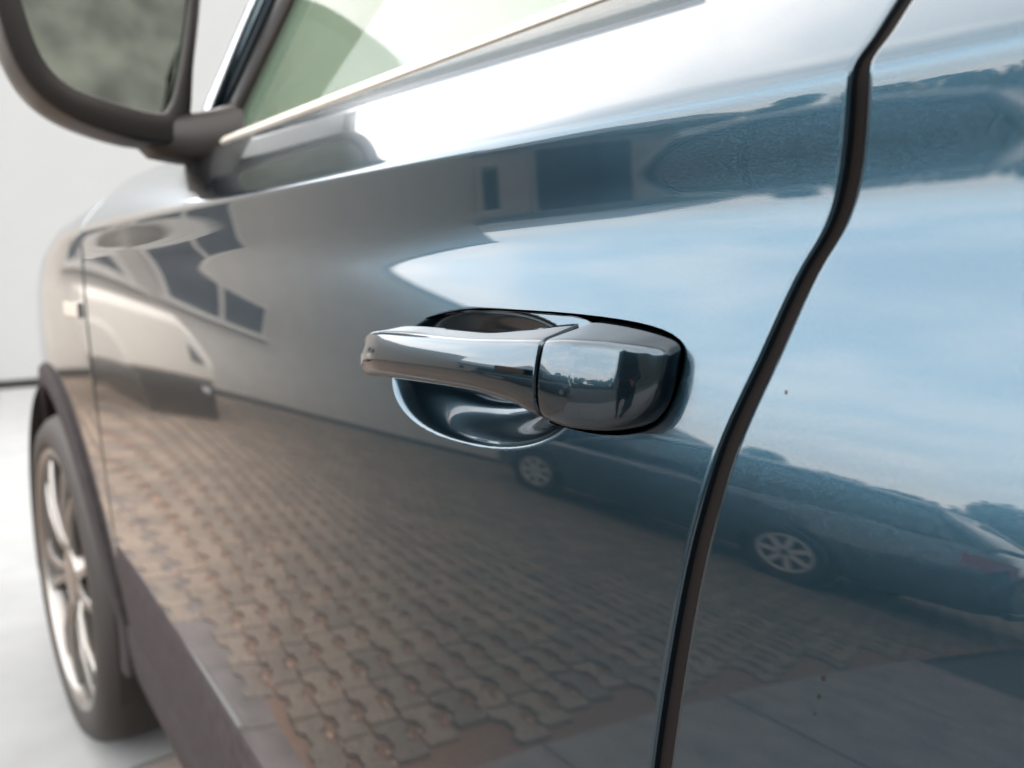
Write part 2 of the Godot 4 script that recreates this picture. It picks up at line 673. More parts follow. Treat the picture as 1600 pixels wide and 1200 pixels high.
# ---------------------------------------------------------------- ground
func sheet(size: Vector2, at: Vector3) -> ArrayMesh:
	var a := Vector3(at.x - size.x / 2, at.y, at.z - size.y / 2)
	var v := PackedVector3Array([a, a + Vector3(size.x, 0, 0), a + Vector3(size.x, 0, size.y), a + Vector3(0, 0, size.y)])
	return arrays(v, PackedVector3Array([Vector3.UP, Vector3.UP, Vector3.UP, Vector3.UP]), PackedInt32Array([0, 1, 2, 0, 2, 3]))

func bone_mesh(tone: int) -> ArrayMesh:      # a bone shaped paving stone, its waist leaving a pocket of rubble on either side
	var out := []
	var r := RandomNumberGenerator.new()
	r.seed = 100 + tone
	for p in [[-0.098, -0.062], [-0.082, -0.070], [-0.052, -0.070], [-0.034, -0.036], [0.034, -0.036], [0.052, -0.070], [0.082, -0.070], [0.098, -0.062], [0.098, 0.062], [0.082, 0.070], [0.052, 0.070], [0.034, 0.036], [-0.034, 0.036], [-0.052, 0.070], [-0.082, 0.070], [-0.098, 0.062]]:
		out.append(Vector3(p[0] * 0.88 + r.randf_range(-0.0015, 0.0015), 0, p[1] * 0.88 + r.randf_range(-0.0015, 0.0015)))
	var st := SurfaceTool.new()
	st.begin(Mesh.PRIMITIVE_TRIANGLES)
	var top := []
	for p in out: top.append(Vector3(p.x * 0.955, 0.0, p.z * 0.93))
	var tri := func(a: Vector3, b: Vector3, c: Vector3) -> void:
		var nn := (b - a).cross(c - a).normalized()
		var outward := Vector3((a.x + b.x + c.x), 0.6, (a.z + b.z + c.z))
		if nn.dot(outward) < 0.0:
			nn = -nn
			var t := b
			b = c
			c = t
		for q in [a, c, b]:
			st.set_normal(nn)
			st.add_vertex(q)
	for i in out.size():
		var k: int = (i + 1) % out.size()
		tri.call(Vector3.ZERO, top[i], top[k])
		var lo_i: Vector3 = out[i] + Vector3(0, -0.022, 0)
		var lo_k: Vector3 = out[k] + Vector3(0, -0.022, 0)
		tri.call(top[i], top[k], lo_k)
		tri.call(top[i], lo_k, lo_i)
	return st.commit()

func build_ground() -> void:
	structure(place(sheet(Vector2(420, 420), Vector3(0, -0.045, 0)), "ground", M.asphalt))
	build_hill()
	# pale slabs under and ahead of the car, a darker edging beside it, grey ones beside its doors
	var apron := structure(thing("concrete_apron", "", ""))
	place(sheet(Vector2(14.6, 4.9), Vector3(-0.8, -0.022, -2.31)), "joint_bed", M.asphalt, apron)
	for i in 4:
		for j in 3:
			place(box(Vector3(1.992, 0.06, 1.492), Vector3(-0.585 + i * 2.0, -0.034, -0.62 - j * 1.5), 0.004), "slab", M.grey_concrete, apron)
	place(slab([Vector3(-1.59, 0, 0.162), Vector3(-7.985, 0, -0.582), Vector3(-7.985, 0, -4.36), Vector3(-1.59, 0, -4.36)], Vector3(0, -0.06, 0)), "poured_slab", M.pale_concrete, apron)
	var edging := structure(thing("kerb_edging", "", ""))
	for q in [[-1.215, 0.132, 0.345, -1.585, 0.132, 0.30], [-1.593, 0.170, 0.30, -2.446, 0.072, 0.30], [-2.454, 0.071, 0.30, -5.0, -0.226, 0.30], [-5.008, -0.227, 0.30, -7.985, -0.575, 0.30]]:
		place(slab([Vector3(q[0], -0.008, q[1]), Vector3(q[0], -0.008, q[2]), Vector3(q[3], -0.008, q[5]), Vector3(q[3], -0.008, q[4])], Vector3(0, -0.05, 0)), "edging_stone", M.edge_concrete, edging)
	var strip := structure(thing("concrete_strip", "", ""))
	place(sheet(Vector2(8.2, 3.9), Vector3(2.85, -0.024, 2.1)), "joint_bed", M.asphalt, strip)
	for i in 8:
		for j in 4:
			place(box(Vector3(0.992, 0.06, 0.892), Vector3(-0.71 + i * 1.0, -0.03 + rng.randf_range(-0.002, 0.002), 0.59 + j * 0.90), 0.004), "slab", M.grey_concrete, strip)
	# paving stones with rubble pockets
	var yard := structure(thing("paved_yard", "", ""))
	place(sheet(Vector2(6.79, 14.0), Vector3(-4.605, -0.013, 7.05)), "rubble_bed", M.rubble_bed, yard)
	var meshes := [bone_mesh(0), bone_mesh(1), bone_mesh(2)]
	var spots := []
	var pockets := []
	for j in 107:
		for i in 39:
			var x := -1.31 - i * 0.1773 - (0.038 * (j % 5) - 0.07) + rng.randf_range(-0.004, 0.004)
			var z := 0.155 + j * 0.1285 + rng.randf_range(-0.003, 0.003)
			if x < -7.9 or x > -1.31 or z - 0.058 < maxf(0.09, 0.345 + (x + 0.08 + 1.22) * 0.25): continue
			spots.append([Vector2(x + 1.0, z - 0.3).length(), Vector3(x, rng.randf_range(-0.003, 0.001), z)])
			pockets.append(Vector3(x + 0.015, -0.012, z + 0.064))
	spots.sort_custom(func(a, b): return a[0] < b[0])
	var rest := [[], [], []]
	for k in spots.size():
		var tone := rng.randi() % 3
		var t := Transform3D(Basis.from_euler(Vector3(rng.randf_range(-0.03, 0.03), rng.randf_range(-0.035, 0.035), rng.randf_range(-0.03, 0.03))), spots[k][1])
		if k < 300:
			place(meshes[tone], "paving_stone", M["paver_%d" % tone], yard).transform = t
		else:
			rest[tone].append(t)
	for tone in 3:
		scatter(meshes[tone], rest[tone], M["paver_%d" % tone], "far_paving", yard)
	# crushed brick and gravel in the pockets
	var stones := []
	var tints := []
	for p in pockets:
		for q in 5:
			var s := rng.randf_range(0.35, 1.0)
			stones.append(Transform3D(Basis.from_euler(Vector3(rng.randf() * 6, rng.randf() * 6, rng.randf() * 6)).scaled(Vector3(s, s * 0.7, s * 0.8)), p + Vector3(rng.randf_range(-0.031, 0.031), rng.randf_range(-0.002, 0.004), rng.randf_range(-0.024, 0.024))))
			tints.append([Color(1, 1, 1), Color(1.15, 0.85, 0.75), Color(0.75, 0.75, 0.75), Color(1.2, 1.15, 1.05)][rng.randi() % 4])
	var chip := SphereMesh.new()
	chip.radius = 0.013
	chip.height = 0.024
	chip.radial_segments = 6
	chip.rings = 3
	scatter(chip, stones, M.rubble_stone, "rubble", yard, tints)

func scatter(mesh: Mesh, where: Array, m: Material, called: String, parent: Node3D, tints := []) -> MultiMeshInstance3D:
	var mm := MultiMesh.new()
	mm.transform_format = MultiMesh.TRANSFORM_3D
	mm.use_colors = tints.size() > 0
	mm.mesh = mesh
	mm.instance_count = where.size()
	for k in where.size():
		mm.set_instance_transform(k, where[k])
		if tints.size(): mm.set_instance_color(k, tints[k])
	var o := MultiMeshInstance3D.new()
	o.multimesh = mm
	o.name = called
	o.material_override = m
	o.set_meta("kind", "stuff")
	parent.add_child(o, true)
	return o

func build_hill() -> void:
	var f := FastNoiseLite.new()
	f.seed = 17
	f.frequency = 0.11
	var rings := []
	for k in 61:
		var x := 13.0 + k * 0.75
		var r := []
		for q in 81:
			var z := -40.0 + q * 1.0
			var up := smoothstep(13.0, 37.0, x + 0.02 * z) * 20.0
			r.append(Vector3(x, -0.06 + up + f.get_noise_2d(x, z) * minf(1.4, (x - 13.0) * 0.2), z))
		rings.append(r)
	var v := PackedVector3Array()
	var n := PackedVector3Array()
	for j in 61:
		for i in 81:
			v.append(rings[j][i])
			var du: Vector3 = rings[j][mini(i + 1, 80)] - rings[j][maxi(i - 1, 0)]
			var dv: Vector3 = rings[mini(j + 1, 60)][i] - rings[maxi(j - 1, 0)][i]
			n.append(du.cross(dv).normalized())
	structure(place(arrays(v, n, grid_index(61, 81, false, true)), "hill", M.hill_grass))

# ---------------------------------------------------------------- the house across the yard
func house_window(house: Node3D, z0: float, z1: float, y0: float, y1: float, mullions: int) -> void:
	var fr := SurfaceTool.new()
	fr.begin(Mesh.PRIMITIVE_TRIANGLES)
	var w := z1 - z0
	for s in [z0, z1]: add_box(fr, Vector3(0.07, y1 - y0 + 0.08, 0.04), Vector3(-7.975, (y0 + y1) / 2, s))
	for s in [y0, y1]: add_box(fr, Vector3(0.066, 0.05, w - 0.05), Vector3(-7.975, s, (z0 + z1) / 2))
	for k in mullions: add_box(fr, Vector3(0.06, y1 - y0 - 0.05, 0.05), Vector3(-7.975, (y0 + y1) / 2, z0 + w * (k + 1) / (mullions + 1)))
	var f := place(fr.commit(), "window", M.window_frame, house)
	for k in mullions + 1:
		var a := z0 + w * k / (mullions + 1) + 0.025
		var b := z0 + w * (k + 1) / (mullions + 1) - 0.025
		place(box(Vector3(0.02, y1 - y0 - 0.05, b - a), Vector3(-7.985, (y0 + y1) / 2, (a + b) / 2), 0.002), "pane", M.window_pane, f)
	place(box(Vector3(0.12, 0.035, w + 0.16), Vector3(-7.94, y0 - 0.045, (z0 + z1) / 2)), "sill", M.window_frame, house)

func build_house() -> void:
	var house := thing("rendered_house", "long pale rendered building with dark blue windows and black base strip", "building")
	# walls with the window openings left as recesses behind the panes; a gable slopes down at the far end
	place(slab([Vector3(-8, -0.04, -9.5), Vector3(-8, -0.04, 0.1), Vector3(-8, 5.4, 0.1), Vector3(-8, 5.4, -9.5)], Vector3(-6, 0, 0)), "tall_wall", M.pale_render, house)
	place(slab([Vector3(-8, -0.04, 0.1), Vector3(-8, -0.04, 6.0), Vector3(-8, 3.36, 6.0), Vector3(-8, 3.36, 0.1)], Vector3(-6, 0, 0)), "wall", M.cream_render, house)
	place(slab([Vector3(-7.97, 3.37, 0.12), Vector3(-7.97, 3.37, 6.05), Vector3(-7.97, 3.43, 6.05), Vector3(-7.97, 3.43, 0.12)], Vector3(-6.2, 0, 0)), "roof", M.roof_sheet, house)
	place(slab([Vector3(-7.9, 5.42, -9.7), Vector3(-7.9, 5.42, 0.2), Vector3(-7.9, 5.52, 0.2), Vector3(-7.9, 5.52, -9.7)], Vector3(-6.2, 0, 0)), "roof", M.roof_sheet, house)
	# the low wing: a wall under a roof that rises towards the back
	place(slab([Vector3(-8.004, -0.04, 6.0), Vector3(-8.004, 2.10, 6.0), Vector3(-11.2, 3.30, 6.0), Vector3(-11.2, -0.04, 6.0)], Vector3(0, 0, 6.5)), "low_wing", M.cream_render, house)
	place(slab([Vector3(-7.75, 2.03, 6.02), Vector3(-11.3, 3.36, 6.02), Vector3(-11.3, 3.46, 6.02), Vector3(-7.75, 2.13, 6.02)], Vector3(0, 0, 6.7)), "low_roof", M.roof_sheet, house)
	place(box(Vector3(0.03, 0.075, 21.8), Vector3(-7.985, 0.0375, 1.45), 0.003), "base_strip", M.black_strip, house)
	house_window(house, 0.85, 1.40, 1.20, 1.66, 0)
	house_window(house, 1.62, 2.66, 1.22, 1.78, 1)
	house_window(house, 6.14, 6.50, 0.80, 1.62, 0)
	house_window(house, 7.15, 9.35, 0.6, 1.84, 0)
# ---------------------------------------------------------------- the car
const FRONT_GAP := -1.265
const WHEEL_X := -1.80
const WHEEL_Y := 0.365

func fender_top(x: float) -> float:
	return pchip([0.9, 1.0, 1.26, 1.5, 1.75, 2.0, 2.25, 2.5], [1.166, 1.160, 1.130, 1.092, 1.045, 0.990, 0.935, 0.86], -x)

func fender_low(x: float) -> float:
	var d := absf(x - WHEEL_X)
	if d < 0.452: return WHEEL_Y + sqrt(0.452 * 0.452 - d * d)
	return 0.41 if x > WHEEL_X else 0.36

func build_fender() -> ArrayMesh:
	var xs := []
	for k in 8: xs.append(lerpf(FRONT_GAP - 0.0050, WHEEL_X + 0.452, k / 8.0))
	for k in 49: xs.append(WHEEL_X + 0.452 * cos(PI * k / 48.0))
	for k in range(1, 9): xs.append(lerpf(WHEEL_X - 0.452, -2.48, k / 8.0))
	var rows := 84
	var rings := []
	for j in rows + 7:
		rings.append([])
	for i in xs.size():
		var x: float = xs[i]
		var lo := fender_low(x)
		var hi := fender_top(x)
		for j in rows:
			var f := j / (rows - 1.0)
			var y := lerpf(lo, hi, f)
			rings[j].append(Vector3(x, y, flank(x, y)))
		var z := flank(x, hi)
		var lean := atan((flank(x, hi - 0.002) - z) / 0.002)
		for j in range(1, 8):
			var a := lerpf(lean, PI / 2, j / 7.0)
			var prev: Vector3 = rings[rows + j - 2][i]
			rings[rows + j - 1].append(prev + Vector3(0, cos(a) * 0.012, -sin(a) * 0.012))
	# first column again, rolled inwards at the shut line
	for r in rings:
		var p: Vector3 = r[0]
		r.push_front(p + Vector3(0.0020, 0, -0.0024))
		r.push_front(p + Vector3(0.0020, 0, -0.03))
	return loft(rings, false, false)

func section(x: float, ti: float, yt: float, yb: float, bi: float, zo: float, zi: float) -> Array:
	var corner := [Vector2(ti, zi), Vector2(yt, zo - 0.0048 * clampf((yt - yb) / 0.025, 0.0, 1.0)), Vector2(yb, zo - 0.0032 * clampf((yt - yb) / 0.03, 0.0, 1.0)), Vector2(bi, zi)]
	var out := []
	var q: float = minf(0.0026, (yt - yb) * 0.3)
	var a: Vector2 = corner[1]
	var b: Vector2 = corner[2]
	var swell := Vector2(lerpf(a.x, b.x, 0.55), maxf(a.y, b.y) + 0.0034 * clampf((yt - yb) / 0.02, 0.1, 1.0))
	var in_a: Vector2 = a + (corner[0] - a).limit_length(q * 1.3)
	var out_a: Vector2 = a + (swell - a).limit_length(q)
	var in_b: Vector2 = b + (swell - b).limit_length(q * 1.9)
	var out_b: Vector2 = b + (corner[3] - b).limit_length(q * 2.2)
	for k in 5: out.append(corner[0].lerp(in_a, k / 5.0))
	for k in 6: out.append(bez(in_a, a, out_a, k / 6.0))
	for k in 14: out.append(bez(out_a, swell, in_b, k / 14.0))
	for k in 6: out.append(bez(in_b, b, out_b, k / 6.0))
	for k in 5: out.append(out_b.lerp(corner[3], k / 5.0))
	for k in 5: out.append(corner[3].lerp(corner[0], k / 5.0))
	var r := []
	for p in out: r.append(Vector3(x, p.x, p.y))
	return r

func bez(a: Vector2, b: Vector2, c: Vector2, t: float) -> Vector2:
	return a.lerp(b, t).lerp(b.lerp(c, t), t)

func handle_loft(st: Array, fine: int, rake := 0.0) -> ArrayMesh:     # st: [x, top inner, top, bottom, bottom inner, outer depth, inner depth]
	var cols := [[], [], [], [], [], [], []]
	for s in st:
		for k in 7: cols[k].append(s[k])
	var rings := []
	for i in st.size() - 1:
		for k in (fine if i < st.size() - 2 else fine + 1):
			var x := lerpf(st[i][0], st[i + 1][0], k / float(fine))
			rings.append(section(x, pchip(cols[0], cols[1], x), pchip(cols[0], cols[2], x), pchip(cols[0], cols[3], x), pchip(cols[0], cols[4], x), pchip(cols[0], cols[5], x), pchip(cols[0], cols[6], x)))
	if rake > 0.0:      # the rear end leans out over its foot
		for r in rings:
			for k in r.size():
				r[k].x += rake * (r[k].z - 0.012) * smoothstep(-0.190, -0.168, r[k].x)
	return loft(rings)

func build_handle(door: Node3D) -> void:
	var grip := handle_loft([
		[-0.3840, 0.9755, 0.9750, 0.9700, 0.9695, 0.0165, 0.0080],
		[-0.3800, 0.9800, 0.9795, 0.9670, 0.9660, 0.0215, 0.0080],
		[-0.3710, 0.9850, 0.9842, 0.9645, 0.9625, 0.0305, 0.0090],
		[-0.3580, 0.9885, 0.9878, 0.9652, 0.9620, 0.0390, 0.0110],
		[-0.3440, 0.9915, 0.9902, 0.9675, 0.9635, 0.0440, 0.0200],
		[-0.3280, 0.9935, 0.9912, 0.9690, 0.9650, 0.0462, 0.0290],
		[-0.3000, 0.9945, 0.9915, 0.9697, 0.9655, 0.0466, 0.0310],
		[-0.2600, 0.9945, 0.9922, 0.9703, 0.9655, 0.0466, 0.0310],
		[-0.2300, 0.9975, 0.9935, 0.9680, 0.9630, 0.0462, 0.0260],
		[-0.2128, 1.0000, 0.9944, 0.9640, 0.9590, 0.0458, 0.0190],
		[-0.2118, 0.9990, 0.9934, 0.9652, 0.9600, 0.0448, 0.0195]], 6)
	place(grip, "handle_grip", M.darkened_teal_paint, door)
	var cap := handle_loft([
		[-0.2104, 1.0005, 0.9936, 0.9650, 0.9570, 0.0446, 0.0080],
		[-0.2094, 1.0016, 0.9946, 0.9635, 0.9558, 0.0456, 0.0080],
		[-0.1970, 1.0008, 0.9955, 0.9616, 0.9565, 0.0443, 0.0080],
		[-0.1860, 0.9994, 0.9953, 0.9618, 0.9580, 0.0402, 0.0080],
		[-0.1790, 0.9982, 0.9946, 0.9632, 0.9605, 0.0364, 0.0085],
		[-0.1740, 0.9970, 0.9938, 0.9655, 0.9632, 0.0317, 0.0090],
		[-0.1705, 0.9958, 0.9930, 0.9690, 0.9672, 0.0271, 0.0095],
		[-0.1682, 0.9943, 0.9922, 0.9735, 0.9722, 0.0230, 0.0100],
		[-0.1672, 0.9926, 0.9910, 0.9780, 0.9775, 0.0198, 0.0100],
		[-0.1668, 0.9906, 0.9896, 0.9816, 0.9812, 0.0168, 0.0100]], 6)
	place(cap, "lock_cover", M.darkened_teal_paint, door)
	# dark gasket round the foot of the handle
	var outline := [[-0.2310, 0.9575], [-0.2200, 0.9552], [-0.1990, 0.9554], [-0.1845, 0.9582], [-0.1748, 0.9626], [-0.1695, 0.9690], [-0.1667, 0.9780], [-0.1659, 0.9880], [-0.1683, 0.9945], [-0.1780, 0.9990], [-0.2000, 1.0020], [-0.2400, 1.0036], [-0.2900, 1.0034], [-0.3130, 1.0012], [-0.3340, 0.9972], [-0.3330, 0.9963], [-0.3130, 1.0002], [-0.2900, 1.0024], [-0.2400, 1.0027], [-0.2180, 1.0012], [-0.2120, 0.9950], [-0.2200, 0.9700]]
	var smooth := []
	for k in outline.size():
		for f in 3:
			var p0: Array = outline[posmod(k - 1, outline.size())]
			var p1: Array = outline[k]
			var p2: Array = outline[(k + 1) % outline.size()]
			var p3: Array = outline[(k + 2) % outline.size()]
			smooth.append(Vector2(p1[0], p1[1]).cubic_interpolate(Vector2(p2[0], p2[1]), Vector2(p0[0], p0[1]), Vector2(p3[0], p3[1]), f / 3.0))
	var tri := Geometry2D.triangulate_polygon(PackedVector2Array(smooth))
	var v := PackedVector3Array()
	var n := PackedVector3Array()
	var idx := PackedInt32Array()
	for p in smooth:
		v.append(Vector3(p.x, p.y, flank(p.x, p.y) + 0.0017))
		n.append(Vector3(0, 0.1, 1).normalized())
	for k in range(0, tri.size(), 3): idx.append_array([tri[k], tri[k + 1], tri[k + 2]])
	var m := smooth.size()
	for k in m:
		var a: Vector2 = smooth[k]
		var b: Vector2 = smooth[(k + 1) % m]
		var out := Vector3(b.y - a.y, a.x - b.x, 0).normalized()
		var at := v.size()
		for p in [a, b]:
			v.append(Vector3(p.x, p.y, flank(p.x, p.y) + 0.0017))
			v.append(Vector3(p.x, p.y, flank(p.x, p.y) - 0.004))
			n.append(out)
			n.append(out)
		idx.append_array([at, at + 1, at + 2, at + 2, at + 1, at + 3])
	place(arrays(v, n, idx), "handle_gasket", M.gasket, door)
	place(box(Vector3(0.0180, 0.0021, 0.0012), Vector3(-0.2235, 0.9822, 0.0472), 0.0003), "touch_mark", M.seal, door)

func belt_point(x: float, y: float, off: float) -> Vector3:
	return Vector3(x, y, flank(x, y) + off)

func build_mirror(car: Node3D) -> void:
	# outline of the housing seen from behind, as (z, y)
	var shell := [[-0.046, 1.172], [-0.010, 1.160], [0.045, 1.169], [0.083, 1.186], [0.106, 1.213], [0.120, 1.255], [0.126, 1.310], [0.118, 1.358], [0.080, 1.382], [0.010, 1.386], [-0.045, 1.380], [-0.072, 1.355], [-0.069, 1.310], [-0.058, 1.245]]
	var pane := [[-0.030, 1.201], [-0.012, 1.192], [0.035, 1.199], [0.067, 1.209], [0.086, 1.230], [0.097, 1.268], [0.103, 1.312], [0.097, 1.342], [0.072, 1.362], [0.010, 1.366], [-0.035, 1.361], [-0.056, 1.342], [-0.054, 1.305], [-0.043, 1.245]]
	var curve := func(pts: Array, x: float, scale: float) -> Array:
		var r := []
		var c := Vector2(0.03, 1.275)
		for k in pts.size():
			for f in 4:
				var g := []
				for o in [0, 1, -1, 2]:
					var p: Array = pts[posmod(k + o, pts.size())]
					g.append(Vector2(p[0], p[1]))
				var s: Vector2 = c + (g[0].cubic_interpolate(g[1], g[2], g[3], f / 4.0) - c) * scale
				r.append(Vector3(x, s.y, s.x))
		return r
	var m := place(loft([curve.call(pane, -0.912, 0.98), curve.call(pane, -0.878, 1.0), curve.call(pane, -0.872, 1.03), curve.call(shell, -0.872, 0.965), curve.call(shell, -0.876, 0.99), curve.call(shell, -0.884, 1.0), curve.call(shell, -0.915, 1.01), curve.call(shell, -0.95, 0.97), curve.call(shell, -0.985, 0.82), curve.call(shell, -1.005, 0.60), curve.call(shell, -1.012, 0.3)], true, true), "wing_mirror", M.black_trim, car)
	var g := []
	for p in curve.call(pane, 0.0, 0.985):
		g.append(Vector3(-0.889 - 0.12 * (p.z - 0.02) + 0.05 * (p.y - 1.28), p.y, p.z))
	place(slab(g, Vector3(-0.003, 0, 0)), "mirror_glass", M.mirror_glass, m)
	# the arm that carries it
	var rings := []
	for s in [[-0.008, 1.174, 0.014, 0.024, -0.915], [-0.020, 1.172, 0.022, 0.034, -0.915], [-0.045, 1.170, 0.026, 0.036, -0.895], [-0.070, 1.172, 0.030, 0.042, -0.880], [-0.090, 1.176, 0.034, 0.05, -0.872]]:
		var r := []
		for i in 20:
			var a := TAU * i / 20
			r.append(Vector3(s[4] + s[3] * signf(cos(a)) * pow(absf(cos(a)), 0.6), s[1] + s[2] * signf(sin(a)) * pow(absf(sin(a)), 0.6), s[0]))
		rings.append(r)
	place(loft(rings), "mirror_arm", M.black_trim, m)

func build_wheel(called: String, car: Node3D, at: Vector3) -> void:
	var R := 0.362
	var w := place(lathe([[0.20, -0.225], [R - 0.06, -0.225], [R - 0.012, -0.21], [R, -0.185], [R, -0.050], [R - 0.004, -0.030], [R - 0.014, -0.012], [R - 0.030, 0.000], [R - 0.055, 0.004], [0.288, -0.002], [0.284, -0.012], [0.284, -0.05]], Vector3.ZERO, 72), called, M.rubber, car)
	w.position = at
	place(lathe([[0.262, -0.20], [0.262, -0.045], [0.268, -0.014], [0.274, -0.004], [0.282, -0.001], [0.287, -0.006], [0.287, -0.03]], Vector3.ZERO, 72), "rim", M.alloy, w)
	place(lathe([[0.02, -0.09], [0.16, -0.09], [0.165, -0.10], [0.02, -0.105]], Vector3.ZERO, 40), "brake_disc", M.dark_metal, w)
	for k in 6:
		for s in [-1.0, 1.0]:
			var a: float = TAU * k / 6.0 + 0.2 + s * 0.12
			var b: float = TAU * k / 6.0 + 0.2 + s * 0.20
			var rings := []
			for f in [[0.05, 0.013, -0.030], [0.10, 0.011, -0.016], [0.17, 0.010, -0.012], [0.23, 0.010, -0.016], [0.275, 0.014, -0.022]]:
				var d := Vector2.from_angle(lerpf(a, b, (f[0] - 0.05) / 0.225))
				var t := Vector2(-d.y, d.x)
				var c: Vector2 = d * f[0]
				var r := []
				for q in [[-1.0, -0.03], [-0.9, 0.0], [-0.55, 0.006], [0.55, 0.006], [0.9, 0.0], [1.0, -0.03]]:
					var p: Vector2 = c + t * f[1] * q[0]
					r.append(Vector3(p.x, p.y, f[2] + q[1]))
				rings.append(r)
			place(loft(rings), "spoke", M.alloy, w)
	place(lathe([[0.07, -0.05], [0.066, -0.022], [0.055, -0.014], [0.03, -0.012], [0.003, -0.012]], Vector3.ZERO, 32), "hub", M.alloy, w)

func strip(x0: float, x1: float, step: float, prof: Array, y_at: float) -> ArrayMesh:   # an outline (y, offset from the flank at y_at) drawn along the car
	var rings := []
	var n := maxi(2, int(absf(x1 - x0) / step))
	for k in n + 1:
		var x := lerpf(x0, x1, k / float(n))
		var z := flank(x, y_at)
		var r := []
		for p in prof: r.append(Vector3(x, p[0], z + p[1]))
		rings.append(r)
	return loft(rings)

func build_car() -> void:
	var car := thing("parked_car", "teal metallic car seen along its flank, with painted handle and black wing mirror", "car")
	# front door
	var ys := steps([0.405, 0.012, 0.925, 0.0010, 1.008, 0.0020, 1.095, 0.006, 1.166])
	var us := PackedFloat32Array()
	for x in steps([-1.2600, 0.014, -0.41, 0.0012, -0.19, 0.006, -0.118]): us.append((x + 1.26) / 1.142)
	var front_l := func(_y: float) -> float: return FRONT_GAP + 0.0046
	var front_r := func(y: float) -> float: return gap(y) - gap_half(y) - 0.0024
	var door := place(panel(ys, us, front_l, front_r, true), "front_door", M.teal_paint, car)
	build_handle(door)
	# rear door and quarter
	var ys2 := steps([0.405, 0.012, 0.92, 0.005, 1.03, 0.0022, 1.095, 0.006, 1.166])
	var us2 := PackedFloat32Array()
	for x in steps([0.0, 0.006, 0.12, 0.03, 1.0]): us2.append(x)
	var rear_l := func(y: float) -> float: return gap(y) + gap_half(y) + 0.0024
	var rear_r := func(_y: float) -> float: return 0.95
	var rear := place(panel(ys2, us2, rear_l, rear_r, false), "rear_door", M.teal_paint, car)
	var rear_handle := Node3D.new()
	var quarter := place(panel(steps([0.405, 0.03, 1.03, 0.004, 1.09, 0.012, 1.166]), steps([0.0, 0.05, 1.0]), func(_y): return 0.956, func(_y): return 2.25, false), "rear_quarter", M.teal_paint, car)
	rear_handle.free()
	# seals behind the shut lines
	var seal := []
	for y in steps([0.40, 0.012, 1.02, 0.006, 1.166]):
		var r := []
		for q in [[-0.012, -0.0050], [-0.010, -0.0046], [0.010, -0.0046], [0.012, -0.0050], [0.014, -0.011], [-0.014, -0.011]]:
			r.append(Vector3(gap(y) + q[0], y, flank(gap(y), y) + q[1]))
		seal.append(r)
	place(loft(seal), "door_seal", M.seal, car)
	var seal2 := []
	for y in steps([0.40, 0.03, 1.15]):
		var r := []
		for q in [[-0.014, -0.012], [0.014, -0.012], [0.014, -0.03], [-0.014, -0.03]]:
			r.append(Vector3(FRONT_GAP + q[0], y, flank(FRONT_GAP, y) + q[1]))
		seal2.append(r)
	place(loft(seal2), "door_seal", M.seal, car)
	# chips and dried dirt in the clear coat
	var chips := RandomNumberGenerator.new()
	chips.seed = 3
	for q in [[-0.0994, 0.8947, 0.0011, 0], [-0.1001, 0.8881, 0.0009, 0], [-0.1007, 0.8823, 0.0007, 0], [-0.1240, 0.9812, 0.0008, 0]]:
		var ring_pts := []
		for k in 7:
			var a: float = TAU * k / 7.0
			var rr: float = q[2] * chips.randf_range(0.5, 1.2)
			var px: float = q[0] + cos(a) * rr * 0.8
			var py: float = q[1] + sin(a) * rr
			ring_pts.append(Vector3(px, py, flank(px, py) + 0.00025))
		place(slab(ring_pts, Vector3(0, 0, -0.0006)), "paint_chip", M.black_trim if q[3] == 0 else M.cream_trim, rear if q[0] > -0.13 else door)
	# wing
	var wing := place(build_fender(), "front_wing", M.teal_paint, car)
	place(box(Vector3(0.105, 0.026, 0.006), belt_point(-1.36, 0.966, 0.003), 0.0025), "wing_badge", M.chrome, wing)
	var lamp := []
	for y in steps([0.80, 0.02, 0.955]):
		var r := []
		for x in steps([-2.20, 0.02, -2.46]): r.append(Vector3(x - (0.955 - y) * 0.5, y, flank(x - (0.955 - y) * 0.5, y) + 0.003))
		lamp.append(r)
	place(loft(lamp, false, false), "headlight", M.car_glass, car)
	# cladding along the sill and round the arch
	place(strip(-1.365, 0.95, 0.04, [[0.434, -0.020], [0.432, -0.001], [0.424, 0.004], [0.395, 0.004], [0.345, -0.002], [0.305, -0.012], [0.288, -0.024], [0.280, -0.050], [0.28, -0.16], [0.41, -0.16]], 0.42), "sill_cladding", M.cladding, car)
	place(strip(-1.255, 0.93, 0.04, [[0.4405, -0.003], [0.4400, 0.0035], [0.4375, 0.0055], [0.4350, 0.0050], [0.4340, -0.003]], 0.422), "sill_trim", M.dark_metal, car)
	for run in [[-1.258, gap(0.5) - 0.0062], [gap(0.5) + 0.0062, 0.944]]:  # added strip on the lower doors, covering a pale reflection of the ground
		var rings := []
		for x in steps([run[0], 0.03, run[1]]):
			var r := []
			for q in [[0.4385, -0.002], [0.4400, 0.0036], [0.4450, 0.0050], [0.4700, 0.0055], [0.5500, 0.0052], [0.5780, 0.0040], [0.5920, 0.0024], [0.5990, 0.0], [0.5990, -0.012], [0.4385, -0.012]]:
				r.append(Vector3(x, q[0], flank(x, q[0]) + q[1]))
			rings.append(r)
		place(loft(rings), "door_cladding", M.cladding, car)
	var arch := []
	for k in 61:
		var a := deg_to_rad(lerpf(-4.0, 186.0, k / 60.0))
		var r := []
		for q in [[0.418, -0.08], [0.418, 0.002], [0.424, 0.011], [0.445, 0.013], [0.466, 0.010], [0.472, 0.003], [0.472, -0.02]]:
			var x: float = WHEEL_X + cos(a) * q[0]
			var y: float = WHEEL_Y + sin(a) * q[0]
			r.append(Vector3(x, y, flank(x, maxf(y, 0.42)) + q[1]))
		arch.append(r)
	place(loft(arch), "arch_cladding", M.cladding, car)
	var well := []
